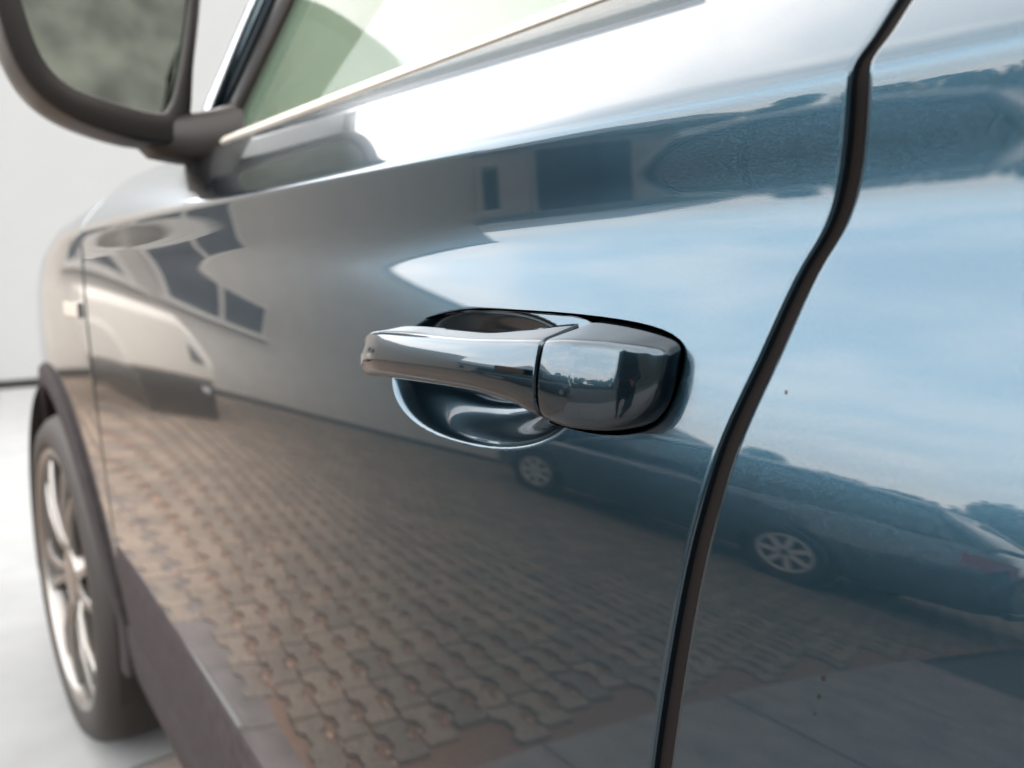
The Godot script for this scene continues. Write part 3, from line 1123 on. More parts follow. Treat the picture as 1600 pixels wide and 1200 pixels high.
	for k in 41:
		var a := deg_to_rad(lerpf(-15.0, 195.0, k / 40.0))
		var r := []
		for q in [[0.43, -0.035], [0.43, -0.33], [0.05, -0.335]]: r.append(Vector3(WHEEL_X + cos(a) * q[0], WHEEL_Y + sin(a) * q[0], q[1]))
		well.append(r)
	place(loft(well, false, false), "wheel_well", M.rubber, car)
	build_wheel("front_wheel", car, Vector3(WHEEL_X, WHEEL_Y, -0.026))
	build_wheel("rear_wheel", car, Vector3(0.98, WHEEL_Y, 0.02))
	place(lathe([[0.45, -0.2], [0.45, -0.002], [0.36, -0.01]], Vector3(0.98, WHEEL_Y, 0.02), 48), "rear_arch", M.cladding, car)
	build_mirror(car)
	build_cabin(car)

func build_cabin(car: Node3D) -> void:
	# belt trim, pillars, glass
	place(strip(-0.835, 1.6, 0.04, [[1.1605, 0.0030], [1.1618, 0.0056], [1.1650, 0.0036], [1.1685, 0.0004], [1.1702, -0.0040], [1.1700, -0.014], [1.1620, -0.014]], 1.165), "belt_trim", M.cream_trim, car)
	var foot := Vector3(-0.945, 1.172, -0.088)
	var top := Vector3(-0.50, 1.575, -0.165)
	var ring := func(p: Vector3, w: float, d: float) -> Array:
		var along := (top - foot).normalized()
		var side := Vector3(0.66, -0.74, 0.1)
		side = (side - along * side.dot(along)).normalized()
		var out := side.cross(along)
		if out.z < 0.0: out = -out
		var r := []
		for q in [[-1.0, 0.3], [-0.8, 1.0], [0.8, 1.0], [1.0, 0.3], [0.9, -1.0], [-0.9, -1.0]]: r.append(p + side * w * q[0] + out * d * q[1])
		return r
	place(loft([ring.call(foot, 0.020, 0.014), ring.call(foot.lerp(top, 0.5), 0.020, 0.014), ring.call(top, 0.020, 0.014)]), "front_pillar", M.teal_paint, car)
	var shift := Vector3(0.034, -0.030, 0.003)
	place(loft([ring.call(foot + shift, 0.016, 0.010), ring.call(foot.lerp(top, 0.5) + shift, 0.016, 0.010), ring.call(top + shift, 0.016, 0.010)]), "window_frame", M.black_trim, car)
	place(slab([belt_point(-0.935, 1.168, -0.008), belt_point(-0.845, 1.168, -0.008), Vector3(-0.855, 1.215, -0.090)], Vector3(0, -0.001, -0.008)), "mirror_base_panel", M.black_trim, car)
	place(slab([Vector3(-0.87, 1.165, -0.085), Vector3(0.85, 1.165, -0.085), Vector3(0.75, 1.56, -0.162), Vector3(-0.455, 1.56, -0.162), Vector3(-0.87, 1.18, -0.088)], Vector3(0, -0.002, -0.004)), "side_window", M.tinted_glass, car)
	place(slab([Vector3(-0.02, 1.165, -0.081), Vector3(0.06, 1.165, -0.081), Vector3(0.07, 1.56, -0.158), Vector3(0.0, 1.56, -0.158)], Vector3(0, -0.002, -0.003)), "centre_pillar", M.black_trim, car)
	place(slab([Vector3(-0.985, 1.165, -0.115), Vector3(-0.53, 1.575, -0.19), Vector3(-0.53, 1.59, -0.925), Vector3(-0.53, 1.575, -1.66), Vector3(-0.985, 1.165, -1.735), Vector3(-1.02, 1.165, -0.925)], Vector3(-0.004, 0.004, 0)), "windscreen", M.clear_glass, car)
	# roof, bonnet, far flank, tail and floor
	var roof := []
	for x in steps([-0.53, 0.2, 1.75]):
		var r := []
		for k in 13:
			var f := k / 12.0 * 2.0 - 1.0
			r.append(Vector3(x, 1.60 - 0.05 * pow(absf(f), 3.0) + 0.02 * cos(x * 1.2 - 0.7), -0.925 + f * 0.755))
		roof.append(r)
	place(loft(roof, false, false), "roof", M.teal_paint, car)
	var bonnet := []
	for x in steps([-2.46, 0.08, -0.98]):
		var r := []
		var y := fender_top(x)
		var z := flank(x, y) - 0.058
		for k in 15:
			var f := k / 14.0 * 2.0 - 1.0
			r.append(Vector3(x - 0.14 * (1.0 - f * f), y + 0.033 + 0.05 * (1.0 - f * f), lerpf(z, -1.85 - z, (f + 1.0) * 0.5)))
		bonnet.append(r)
	place(loft(bonnet, false, false), "bonnet", M.teal_paint, car)
	var far_side := []
	for y in steps([0.30, 0.05, 1.165]):
		var r := []
		for x in steps([-2.46, 0.1, 2.25]): r.append(Vector3(x, minf(y, fender_top(x)), -1.85 - flank(x, minf(y, fender_top(x)))))
		far_side.append(r)
	place(loft(far_side, false, false), "far_flank", M.teal_paint, car)
	var nose := []
	for y in steps([0.22, 0.05, 0.93]):
		var r := []
		for k in 13:
			var f := k / 12.0 * 2.0 - 1.0
			r.append(Vector3(-2.46 - 0.14 * (1.0 - f * f) - 0.03 * sin(y * 3.0), y, lerpf(flank(-2.46, y), -1.85 - flank(-2.46, y), (f + 1.0) * 0.5)))
		nose.append(r)
	place(loft(nose, false, false), "front_bumper", M.teal_paint, car)
	place(slab([Vector3(2.25, 0.4, -0.01), Vector3(2.25, 1.16, -0.09), Vector3(1.75, 1.57, -0.18), Vector3(1.75, 1.57, -1.67), Vector3(2.25, 1.16, -1.76), Vector3(2.25, 0.4, -1.84)], Vector3(-0.02, 0, 0)), "tailgate", M.teal_paint, car)
	place(box(Vector3(4.3, 0.05, 1.45), Vector3(-0.1, 0.27, -0.925), 0.01), "floor_pan", M.rubber, car)
	# inside
	place(slab([Vector3(-0.05, 1.165, -1.767), Vector3(-0.87, 1.165, -1.765), Vector3(-0.455, 1.56, -1.688), Vector3(1.2, 1.56, -1.688), Vector3(1.2, 1.165, -1.765)], Vector3(0, 0.002, 0.004)), "far_window", M.clear_glass, car)
	var dash := []
	for z in steps([-0.12, 0.03, -0.7, 0.1, -1.73]):
		var hood := 0.055 * exp(-pow((z + 0.46) / 0.13, 2.0)) + 0.085 * exp(-pow((z + 0.21) / 0.07, 2.0))
		var r := []
		for q in [[-1.05, 1.10], [-1.02, 1.155], [-0.90, 1.165 + hood], [-0.80, 1.155 + hood], [-0.72, 1.10], [-0.74, 0.70], [-1.05, 0.70]]: r.append(Vector3(q[0], q[1], z))
		dash.append(r)
	place(loft(dash), "dashboard", M.cabin_dark, car)
	var rim := []
	for k in 33:
		var a := TAU * k / 32.0
		rim.append(Vector3(-0.60 + sin(a) * 0.07, 1.04 + sin(a) * 0.165, -0.44 + cos(a) * 0.18))
	var fat := []
	for k in 33: fat.append(0.015)
	place(tube(rim, fat, 8), "steering_wheel", M.cabin_dark, car)
	for z in [-0.45, -1.40]:
		place(box(Vector3(0.14, 0.62, 0.46), Vector3(0.10, 0.93, z), 0.05), "seat_back", M.cabin_dark, car)
		place(box(Vector3(0.52, 0.16, 0.48), Vector3(-0.15, 0.60, z), 0.05), "seat", M.cabin_dark, car)
		place(box(Vector3(0.10, 0.18, 0.26), Vector3(0.14, 1.34, z), 0.04), "headrest", M.cabin_dark, car)
	place(slab([Vector3(-0.955, 1.17, -0.105), Vector3(-0.955, 1.17, -0.175), Vector3(-0.74, 1.37, -0.245), Vector3(-0.505, 1.572, -0.33), Vector3(-0.505, 1.572, -0.185)], Vector3(0.012, -0.012, 0)), "pillar_lining", M.cabin_cream, car)
	place(slab([Vector3(-0.46, 1.562, -0.19), Vector3(1.6, 1.562, -0.19), Vector3(1.6, 1.562, -1.66), Vector3(-0.46, 1.562, -1.66)], Vector3(0, 0.006, 0)), "headliner", M.cabin_cream, car)
# ---------------------------------------------------------------- the other vehicles in the yard
# stations along the length (nose at -x): [x, half width at belt, belt height, top height]; the cabin rises from the belt as a second loft
func build_vehicle(called: String, label: String, category: String, paint: Material, body: Array, cabin: Array, wheels: Array, wheel_r: float, half: float) -> Node3D:
	var t := thing(called, label, category)
	var rings := []
	for s in body:
		var hw: float = s[1]
		var lo: float = s[2]
		var hi: float = s[3]
		var r := []
		for sg in [1.0, -1.0]:
			var list := [[hw * 0.80, lo], [hw * 0.95, lo + 0.06], [hw, lerpf(lo, hi, 0.35)], [hw * 0.995, lerpf(lo, hi, 0.6)], [hw * 0.97, lerpf(lo, hi, 0.85)], [hw * 0.90, lerpf(lo, hi, 0.97)], [hw * 0.60, hi + 0.01]]
			if sg < 0.0: list.reverse()
			for q in list: r.append(Vector3(s[0], q[1], q[0] * sg))
		rings.append(r)
	place(loft(rings), "body", paint, t)
	var glass := []
	for s in cabin:
		var r := []
		for sg in [1.0, -1.0]:
			var list := [[s[1], s[2] - 0.05], [s[1] * 0.985, s[2]], [lerpf(s[1], s[4], 0.5) + 0.02, lerpf(s[2], s[3], 0.5)], [s[4] + 0.015, s[3] - 0.06], [s[4] - 0.04, s[3] - 0.01], [s[4] * 0.5, s[3]]]
			if sg < 0.0: list.reverse()
			for q in list: r.append(Vector3(s[0], q[1], q[0] * sg))
		glass.append(r)
	place(loft(glass), "cabin_glass", M.car_glass, t)
	# roof skin and pillars just proud of the glass
	var roof := []
	for k in range(1, cabin.size() - 1):
		var s: Array = cabin[k]
		var r := []
		for q in [[s[4] + 0.030, s[3] - 0.055], [s[4] + 0.012, s[3] - 0.02], [s[4] - 0.05, s[3] + 0.012], [0.0, s[3] + 0.02], [-s[4] + 0.05, s[3] + 0.012], [-s[4] - 0.012, s[3] - 0.02], [-s[4] - 0.030, s[3] - 0.055], [0.0, s[3] - 0.07]]:
			r.append(Vector3(s[0], q[1], q[0]))
		roof.append(r)
	place(loft(roof), "roof", paint, t)
	for sg in [1.0, -1.0]:
		var c: Array = cabin
		var n := c.size()
		for pair in [[0, 1], [n - 1, n - 2]]:
			var a: Array = c[pair[0]]
			var b: Array = c[pair[1]]
			place(tube([Vector3(a[0], a[2] - 0.02, (a[1] - 0.01) * sg), Vector3(b[0], b[3] - 0.03, (b[4] + 0.0) * sg)], [0.045, 0.04], 8), "pillar", paint, t)
		var mid: Array = c[2]
		place(tube([Vector3(mid[0], mid[2] - 0.02, mid[1] * sg * 0.995), Vector3(mid[0] + 0.05, mid[3] - 0.03, (mid[4] + 0.01) * sg)], [0.04, 0.035], 8), "pillar", M.black_trim, t)
		for wx in wheels:
			var side: float = half * sg
			var arch := place(lathe([[wheel_r + 0.06, -0.05], [wheel_r + 0.06, 0.008], [0.02, 0.008]], Vector3.ZERO, 32), "arch", M.black_trim, t)
			arch.position = Vector3(wx, wheel_r + 0.01, side)
			if sg < 0.0: arch.rotation.y = PI
			var tyre := place(lathe([[0.02, -0.10], [wheel_r - 0.02, -0.10], [wheel_r, -0.07], [wheel_r, 0.005], [wheel_r - 0.02, 0.030], [wheel_r * 0.70, 0.026], [wheel_r * 0.68, 0.012], [0.02, 0.012]], Vector3.ZERO, 32), "wheel", M.rubber, t)
			tyre.position = arch.position
			tyre.rotation = arch.rotation
			var sp := SurfaceTool.new()
			sp.begin(Mesh.PRIMITIVE_TRIANGLES)
			for k in 7:
				var a := TAU * k / 7.0
				add_box(sp, Vector3(wheel_r * 0.62, 0.055, 0.012), Vector3(cos(a) * wheel_r * 0.34, sin(a) * wheel_r * 0.34, 0.022), 0.004, Basis(Vector3(0, 0, 1), a))
			place(sp.commit(), "spokes", M.bright_alloy, tyre)
			place(lathe([[wheel_r * 0.60, 0.012], [wheel_r * 0.62, 0.028], [wheel_r * 0.69, 0.028], [wheel_r * 0.70, 0.016]], Vector3.ZERO, 32), "rim", M.bright_alloy, tyre)
	return t

func build_vehicles() -> void:
	# a grey estate car parked alongside, nose the same way
	var body := [[-2.32, 0.55, 0.34, 0.62], [-2.26, 0.70, 0.26, 0.72], [-2.05, 0.82, 0.22, 0.80], [-1.6, 0.88, 0.22, 0.90], [-0.9, 0.90, 0.22, 0.97], [0.2, 0.905, 0.22, 1.0], [1.3, 0.90, 0.22, 1.02], [1.9, 0.87, 0.24, 1.03], [2.46, 0.80, 0.28, 1.02], [2.62, 0.70, 0.34, 0.98], [2.66, 0.62, 0.40, 0.80]]
	var cabin := [[-1.15, 0.74, 0.97, 1.02, 0.70], [-0.25, 0.80, 0.98, 1.45, 0.60], [0.45, 0.82, 1.00, 1.47, 0.62], [1.35, 0.80, 1.02, 1.45, 0.60], [2.12, 0.77, 1.03, 1.36, 0.55], [2.53, 0.70, 1.02, 1.06, 0.60]]
	var g := build_vehicle("estate_car", "dark grey estate car parked side-on on the paving stones", "car", M.grey_paint, body, cabin, [-1.38, 1.32], 0.325, 0.885)
	g.position = Vector3(-3.83, 0, 5.9)
	for sg in [1.0, -1.0]:
		place(slab([Vector3(2.44, 0.78, 0.835 * sg), Vector3(2.675, 0.76, 0.62 * sg), Vector3(2.67, 0.90, 0.64 * sg), Vector3(2.44, 0.92, 0.81 * sg)], Vector3(-0.05, 0, -0.02 * sg)), "tail_light", M.red_lens, g)
		place(box(Vector3(0.16, 0.02, 0.03), Vector3(0.0, 0.86, 0.912 * sg)), "door_handle", M.grey_paint, g)
		place(box(Vector3(0.16, 0.02, 0.03), Vector3(1.0, 0.87, 0.912 * sg)), "door_handle", M.grey_paint, g)
	place(box(Vector3(0.04, 0.14, 0.52), Vector3(2.67, 0.66, 0), 0.006), "number_plate", M.white_lens, g)
	place(box(Vector3(0.06, 0.07, 1.3), Vector3(2.64, 0.36, 0), 0.01), "bumper_strip", M.black_trim, g)
	# white box on a black plinth, added as stand-in for a reflected white car
	var t := thing("storage_box", "white box on black plinth standing in for a white car before the rendered wall", "stand-in box")
	var shell := []
	for z in [[-0.30, 0.92, 0.03], [-0.27, 0.97, 0.0], [0.12, 1.00, 0.0], [0.24, 0.84, 0.01], [0.34, 0.62, 0.03]]:
		var r := []
		for q in [[-0.47 + z[2], 0.36], [0.47 - z[2], 0.36], [0.50 - z[2], 0.40], [0.49 - z[2], lerpf(0.40, z[1], 0.8)], [0.42 - z[2], z[1]], [-0.42 + z[2], z[1]], [-0.49 + z[2], lerpf(0.40, z[1], 0.8)], [-0.50 + z[2], 0.40]]:
			r.append(Vector3(q[0], q[1], z[0]))
		shell.append(r)
	place(loft(shell), "body", M.white_paint, t)
	place(box(Vector3(0.94, 0.36, 0.60), Vector3(0, 0.18, 0.02), 0.02), "plinth", M.black_trim, t)
	place(slab([Vector3(0.505, 0.54, 0.16), Vector3(0.505, 0.54, 0.27), Vector3(0.505, 0.64, 0.22), Vector3(0.505, 0.72, 0.16)], Vector3(-0.02, 0, 0)), "vent", M.car_glass, t)
	place(box(Vector3(0.02, 0.05, 0.06), Vector3(0.48, 0.28, 0.24), 0.004), "reflector", M.white_lens, t)
	t.position = Vector3(-6.4, 0, 1.06)
	# white hatchbacks farther off
	var wb := [[-1.85, 0.60, 0.36, 0.75], [-1.78, 0.74, 0.26, 0.95], [-1.4, 0.84, 0.22, 1.02], [-0.4, 0.87, 0.22, 1.00], [0.6, 0.87, 0.22, 0.97], [1.2, 0.85, 0.22, 0.90], [1.65, 0.78, 0.25, 0.80], [1.86, 0.64, 0.32, 0.66]]
	var wc := [[-1.80, 0.70, 0.98, 1.10, 0.62], [-1.45, 0.78, 1.0, 1.44, 0.60], [-0.5, 0.80, 0.99, 1.50, 0.62], [0.15, 0.78, 0.97, 1.46, 0.60], [0.95, 0.72, 0.93, 0.99, 0.68]]
	var h := build_vehicle("white_hatchback", "white hatchback nearer the rendered building, before the long hedge", "car", M.white_paint, wb, wc, [-1.15, 1.15], 0.30, 0.855)
	for sg in [1.0, -1.0]:
		place(slab([Vector3(1.80, 0.66, 0.68 * sg), Vector3(1.66, 0.64, 0.79 * sg), Vector3(1.62, 0.78, 0.78 * sg), Vector3(1.78, 0.74, 0.66 * sg)], Vector3(0.03, 0.0, 0.0)), "headlight", M.white_lens, h)
	place(box(Vector3(0.08, 0.20, 1.25), Vector3(1.84, 0.36, 0), 0.02), "grille", M.black_trim, h)
	h.position = Vector3(-16.5, 0, 24.5)
	h.rotation.y = 1.2
	dup(h, Vector3(-11.5, 0, 23.2), 1.4, "white hatchback farther from the building, parked along the hedge")

# ---------------------------------------------------------------- hedge and trees
func leaf_clump() -> ArrayMesh:
	var st := SurfaceTool.new()
	st.begin(Mesh.PRIMITIVE_TRIANGLES)
	var r := RandomNumberGenerator.new()
	r.seed = 8
	for k in 7:
		var b := Basis.from_euler(Vector3(r.randf_range(-1.4, 1.4), r.randf() * TAU, r.randf_range(-0.8, 0.8)))
		var o := Vector3(r.randf_range(-0.16, 0.16), r.randf_range(-0.12, 0.12), r.randf_range(-0.16, 0.16))
		var q := [Vector3(0, 0, -0.12), Vector3(0.06, 0.01, -0.02), Vector3(0.0, 0.0, 0.13), Vector3(-0.06, 0.01, -0.02)]
		for t in [[0, 1, 2], [0, 2, 3]]:
			for i in t:
				st.set_normal(b * Vector3.UP)
				st.add_vertex(o + b * q[i])
	return st.commit()

func tree(label: String, at: Vector3, height: float, spread: float, tone: int, clumps: int, clump: Mesh, group: String) -> void:
	var t := thing("broadleaf_tree", label, "tree", at, 0.0, group)
	var lean := rng.randf_range(-0.15, 0.15)
	place(tube([Vector3(0, -0.05, 0), Vector3(lean * 0.3, height * 0.3, 0), Vector3(lean, height * 0.65, 0.05), Vector3(lean * 1.2, height * 0.9, 0.1)], [0.03 * height, 0.022 * height, 0.012 * height, 0.004 * height], 8), "trunk", M.bark, t)
	var lobes := []
	for k in 9:
		var a := rng.randf() * TAU
		var hh := rng.randf_range(0.35, 0.92)
		var rr := spread * rng.randf_range(0.15, 0.7) * (1.15 - absf(hh - 0.55))
		lobes.append([Vector3(cos(a) * rr, hh * height, sin(a) * rr), spread * rng.randf_range(0.32, 0.55)])
		place(tube([Vector3(lean * hh, hh * height * 0.6, 0), lobes[k][0]], [0.010 * height, 0.003 * height], 5), "limb", M.bark, t)
	var where := []
	var tints := []
	for k in clumps:
		var lb: Array = lobes[rng.randi() % lobes.size()]
		var d: Vector3 = Vector3(rng.randfn(), rng.randfn(), rng.randfn()).normalized() * pow(rng.randf(), 0.4) * lb[1]
		d.y *= 0.75
		var p: Vector3 = lb[0] + d
		p.y = clampf(p.y, 0.5, height)
		var s := rng.randf_range(0.7, 1.5) * (0.32 + minf(height, 6.0) * 0.05)
		where.append(Transform3D(Basis.from_euler(Vector3(rng.randf() * 6, rng.randf() * 6, 0)).scaled(Vector3.ONE * s), p))
		var b := rng.randf_range(0.7, 1.25)
		tints.append(Color(b, b, b * 0.9))
	scatter(clump, where, M["leaf_%d" % tone], "crown", t, tints)

func build_plants() -> void:
	var clump := leaf_clump()
	# the row beyond the yard
	var kinds := ["rounded dark green tree", "lighter green tree", "brown tinged tree"]
	var order := ["first", "second", "third", "fourth", "fifth", "sixth", "seventh", "eighth", "ninth", "tenth", "eleventh", "twelfth", "thirteenth", "fourteenth", "last"]
	for k in 15:
		var a := deg_to_rad(50.0 + k * 5.2)
		var far := 33.0 + rng.randf_range(-4, 5)
		var tone: int = [0, 1, 0, 2, 0, 1][k % 6]
		tree("%s, %s from the low house in the row beyond the hedge" % [kinds[tone], order[k]], Vector3(-cos(a) * far, -0.04, sin(a) * far), rng.randf_range(3.1, 4.5) + (0.5 if k % 5 == 2 else 0.0), rng.randf_range(1.9, 2.6), tone, 2600, clump, "trees in the row beyond the yard")
	# clipped hedge
	var hedge := thing("hedge", "long brownish green hedge along the far side of the yard", "hedge")
	var where := []
	var tints := []
	for k in 7000:
		var u := rng.randf()
		var x := lerpf(-26.0, 14.0, u)
		var edge := rng.randf()
		where.append(Transform3D(Basis.from_euler(Vector3(rng.randf() * 6, rng.randf() * 6, 0)).scaled(Vector3.ONE * rng.randf_range(0.7, 1.3)), Vector3(x, rng.randf_range(0.0, 1.5) + 0.25 * sin(x * 1.7), 27.0 + rng.randf_range(-0.5, 0.5))))
		var b := rng.randf_range(0.6, 1.2)
		tints.append(Color(b * 1.1, b, b * 0.8))
	scatter(clump, where, M.leaf_2, "hedge_leaves", hedge, tints)
# ---------------------------------------------------------------- the person who holds the phone
# bones: [from, to, radius from, radius to, colour]; joined by a smooth minimum and meshed as surface nets
func field(p: Vector3, bones: Array, blend: float, near: Array) -> float:
	var sum := 0.0
	var best := 1e9
	for k in near:
		var b: Array = bones[k]
		var ab: Vector3 = b[1] - b[0]
		var t := clampf((p - b[0]).dot(ab) / maxf(ab.length_squared(), 1e-9), 0.0, 1.0)
		var q: Vector3 = p - (b[0] + ab * t)
		if b.size() > 5: q *= b[5]
		var d: float = q.length() - lerpf(b[2], b[3], t)
		best = minf(best, d)
		sum += exp(-d / blend)
	return -blend * log(sum) if sum > 1e-30 else best

func nets(bones: Array, cell: float, blend: float, v: PackedVector3Array, n: PackedVector3Array, c: PackedColorArray, idx: PackedInt32Array) -> void:
	var lo := Vector3.ONE * 1e9
	var hi := -lo
	for b in bones:
		for e in 2:
			var r: Vector3 = Vector3.ONE * (b[2 + e] * 1.6 + cell * 2)
			lo = lo.min(b[e] - r)
			hi = hi.max(b[e] + r)
	var dim := Vector3i(((hi - lo) / cell).ceil()) + Vector3i.ONE
	var val := PackedFloat32Array()
	val.resize(dim.x * dim.y * dim.z)
	val.fill(1.0)
	var blk := 5
	for bz in range(0, dim.z, blk):
		for by in range(0, dim.y, blk):
			for bx in range(0, dim.x, blk):
				var mid := lo + Vector3(bx + blk * 0.5, by + blk * 0.5, bz + blk * 0.5) * cell
				var near := []
				for k in bones.size():
					var b: Array = bones[k]
					var q := Geometry3D.get_closest_point_to_segment(mid, b[0], b[1])
					if q.distance_to(mid) < maxf(b[2], b[3]) * 1.6 + blk * cell + blend * 3.0: near.append(k)
				if near.is_empty(): continue
				for z in range(bz, mini(bz + blk, dim.z)):
					for y in range(by, mini(by + blk, dim.y)):
						for x in range(bx, mini(bx + blk, dim.x)):
							val[(z * dim.y + y) * dim.x + x] = field(lo + Vector3(x, y, z) * cell, bones, blend, near)
	var at := {}
	var all := range(bones.size())
	var corner := [Vector3i(0, 0, 0), Vector3i(1, 0, 0), Vector3i(0, 1, 0), Vector3i(1, 1, 0), Vector3i(0, 0, 1), Vector3i(1, 0, 1), Vector3i(0, 1, 1), Vector3i(1, 1, 1)]
	var edges := [[0, 1], [2, 3], [4, 5], [6, 7], [0, 2], [1, 3], [4, 6], [5, 7], [0, 4], [1, 5], [2, 6], [3, 7]]
	var sx := dim.x
	var sy := dim.x * dim.y
	for z in dim.z - 1:
		for y in dim.y - 1:
			for x in dim.x - 1:
				var o := (z * dim.y + y) * dim.x + x
				var d := [val[o], val[o + 1], val[o + sx], val[o + sx + 1], val[o + sy], val[o + sy + 1], val[o + sy + sx], val[o + sy + sx + 1]]
				var inside := 0
				for q in d: inside += 1 if q < 0.0 else 0
				if inside == 0 or inside == 8: continue
				var p := Vector3.ZERO
				var m := 0
				for e in edges:
					var a: float = d[e[0]]
					var b: float = d[e[1]]
					if (a < 0.0) != (b < 0.0):
						p += Vector3(corner[e[0]]).lerp(Vector3(corner[e[1]]), a / (a - b))
						m += 1
				p = lo + (Vector3(x, y, z) + p / m) * cell
				at[o] = v.size()
				v.append(p)
				n.append(Vector3((d[1] + d[3] + d[5] + d[7]) - (d[0] + d[2] + d[4] + d[6]), (d[2] + d[3] + d[6] + d[7]) - (d[0] + d[1] + d[4] + d[5]), (d[4] + d[5] + d[6] + d[7]) - (d[0] + d[1] + d[2] + d[3])).normalized())
				var best := 1e9
				var tint := Color.WHITE
				for k in bones.size():
					var b: Array = bones[k]
					var q := Geometry3D.get_closest_point_to_segment(p, b[0], b[1]).distance_to(p) - maxf(b[2], b[3])
					if q < best:
						best = q
						tint = b[4]
				c.append(tint)
	for z in range(1, dim.z - 1):
		for y in range(1, dim.y - 1):
			for x in range(1, dim.x - 1):
				var o := (z * dim.y + y) * dim.x + x
				var a := val[o] < 0.0
				for e in [[1, sx, sy], [sx, sy, 1], [sy, 1, sx]]:
					var b := val[o + e[0]] < 0.0
					if a == b: continue
					var q := [o, o - e[1], o - e[1] - e[2], o - e[2]]
					if not (at.has(q[0]) and at.has(q[1]) and at.has(q[2]) and at.has(q[3])): continue
					if not a: q.reverse()
					idx.append_array([at[q[0]], at[q[2]], at[q[1]], at[q[0]], at[q[3]], at[q[2]]])

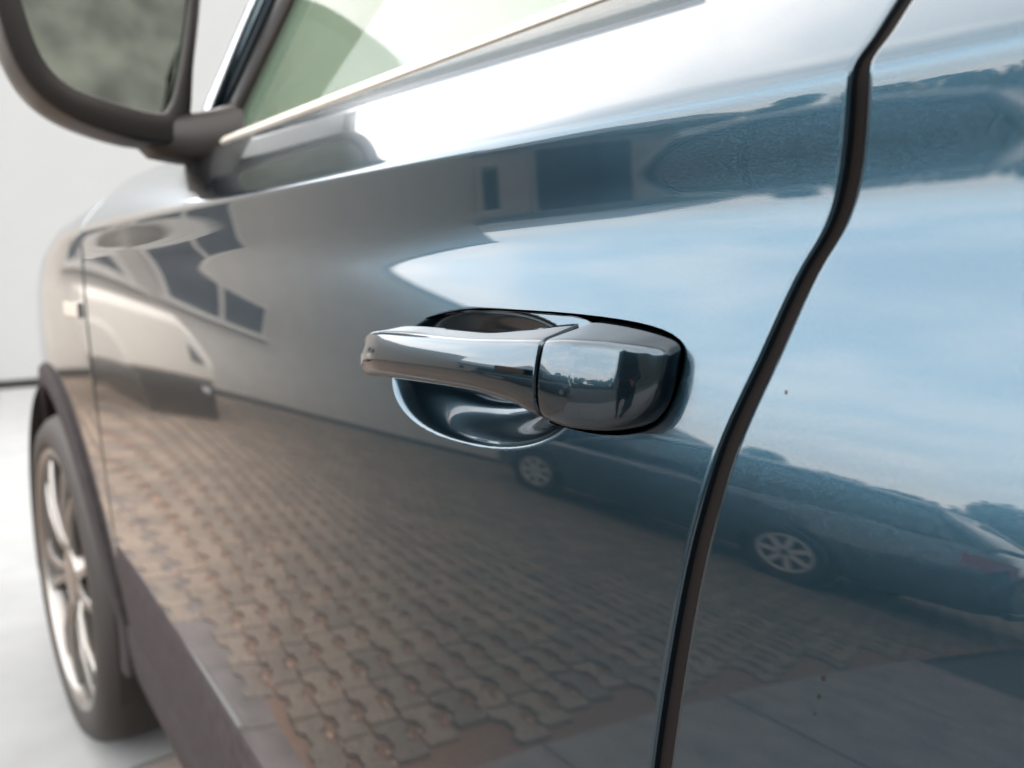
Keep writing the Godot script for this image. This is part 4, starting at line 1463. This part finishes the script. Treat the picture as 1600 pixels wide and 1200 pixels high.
func build_person() -> void:
	var jacket := Color(0.012, 0.012, 0.014)
	var jeans := Color(0.020, 0.024, 0.034)
	var skin := Color(0.36, 0.20, 0.14)
	var shoe := Color(0.02, 0.018, 0.016)
	var hair := Color(0.02, 0.014, 0.01)
	# local frame: the person looks along -z; the phone is held in front of the chest, arms bent
	var squash := Vector3(1.0, 1.0, 1.45)
	var body := [
		[Vector3(0, 0.98, 0.02), Vector3(0, 1.12, 0.02), 0.165, 0.155, jeans, squash],
		[Vector3(0, 1.14, 0.02), Vector3(0, 1.42, -0.02), 0.165, 0.185, jacket, squash],
		[Vector3(-0.14, 1.47, -0.02), Vector3(0.14, 1.47, -0.02), 0.075, 0.075, jacket],
		[Vector3(0, 1.48, -0.02), Vector3(0, 1.58, -0.05), 0.062, 0.056, skin],
		[Vector3(0, 0.90, 0.02), Vector3(0, 1.0, 0.03), 0.15, 0.16, jeans, squash]]
	for s in [-1.0, 1.0]:
		body.append([Vector3(s * 0.10, 0.92, 0.02), Vector3(s * 0.12, 0.50, 0.0), 0.090, 0.062, jeans])
		body.append([Vector3(s * 0.12, 0.50, 0.0), Vector3(s * 0.13, 0.09, 0.04), 0.060, 0.048, jeans])
		body.append([Vector3(s * 0.13, 0.055, 0.06), Vector3(s * 0.15, 0.045, -0.14), 0.050, 0.040, shoe])
		body.append([Vector3(s * 0.19, 1.45, -0.02), Vector3(s * 0.25, 1.17, 0.02), 0.062, 0.050, jacket])
		body.append([Vector3(s * 0.25, 1.17, 0.02), Vector3(s * 0.118, 1.035, -0.20), 0.048, 0.036, jacket])
		body.append([Vector3(s * 0.118, 1.035, -0.20), Vector3(s * 0.108, 1.025, -0.235), 0.029, 0.027, skin])
	var v := PackedVector3Array()
	var n := PackedVector3Array()
	var c := PackedColorArray()
	var idx := PackedInt32Array()
	nets(body, 0.020, 0.018, v, n, c, idx)
	var head := [
		[Vector3(0, 1.68, -0.045), Vector3(0, 1.71, -0.035), 0.088, 0.088, skin, Vector3(1.12, 0.88, 0.95)],
		[Vector3(0, 1.60, -0.105), Vector3(0, 1.64, -0.09), 0.040, 0.052, skin],
		[Vector3(0, 1.675, -0.135), Vector3(0, 1.645, -0.152), 0.010, 0.014, skin],
		[Vector3(-0.02, 1.614, -0.138), Vector3(0.02, 1.614, -0.138), 0.010, 0.010, Color(0.30, 0.12, 0.10)],
		[Vector3(0, 1.71, -0.02), Vector3(0, 1.735, -0.035), 0.097, 0.090, hair, Vector3(1.1, 0.95, 0.95)],
		[Vector3(0, 1.56, -0.05), Vector3(0, 1.62, -0.055), 0.054, 0.058, skin]]
	for s in [-1.0, 1.0]:
		head.append([Vector3(s * 0.080, 1.66, -0.04), Vector3(s * 0.082, 1.69, -0.035), 0.014, 0.018, skin])
		head.append([Vector3(s * 0.032, 1.682, -0.122), Vector3(s * 0.034, 1.682, -0.122), 0.012, 0.012, Color(0.05, 0.04, 0.04)])
	nets(head, 0.009, 0.008, v, n, c, idx)
	for s in [-1.0, 1.0]:
		var hand := [
			[Vector3(s * 0.108, 1.022, -0.225), Vector3(s * 0.100, 1.015, -0.290), 0.026, 0.030, skin, Vector3(1.5, 1.0, 1.0)],
			[Vector3(s * 0.098, 1.040, -0.262), Vector3(s * 0.082, 1.058, -0.300), 0.013, 0.010, skin],
			[Vector3(s * 0.082, 1.058, -0.300), Vector3(s * 0.070, 1.050, -0.318), 0.010, 0.009, skin]]
		for k in 4:
			var y := 1.034 - k * 0.017
			hand.append([Vector3(s * 0.100, y, -0.295), Vector3(s * 0.096, y, -0.334), 0.010, 0.009, skin])
			hand.append([Vector3(s * 0.096, y, -0.334), Vector3(s * (0.074 + 0.004 * k), y, -0.349), 0.009, 0.0075, skin])
		nets(hand, 0.0055, 0.003, v, n, c, idx)
	var m := arrays(v, n, idx, c)
	var o := place(m, "person", M.clothes)
	tag(o, "person in black jacket and dark jeans holding up a phone beside the car", "person")
	var t := Transform3D(Basis(Vector3.UP, deg_to_rad(49.0)), Vector3.ZERO)
	o.transform = t
	# standing a pace behind the picture's viewpoint; the hands hold the phone's two ends
	var pace := t.basis * Vector3(0.03, 0.0, 0.55)
	var back := t.basis * Vector3(0.0, 0.0, 0.345)
	o.position = Vector3(0, -0.01, 0.24) + back + pace + t.basis * Vector3(-0.055, 0, 0.0)
	var ph := place(box(Vector3(0.160, 0.075, 0.0085), Vector3.ZERO, 0.003), "phone", M.phone_black)
	tag(ph, "black phone held level in the person's two hands", "phone")
	ph.transform = Transform3D(t.basis * Basis(Vector3.RIGHT, deg_to_rad(-8.4)), Vector3(0, 1.006, 0.24) + pace + t.basis * Vector3(-0.055, 0.0, 0.017))
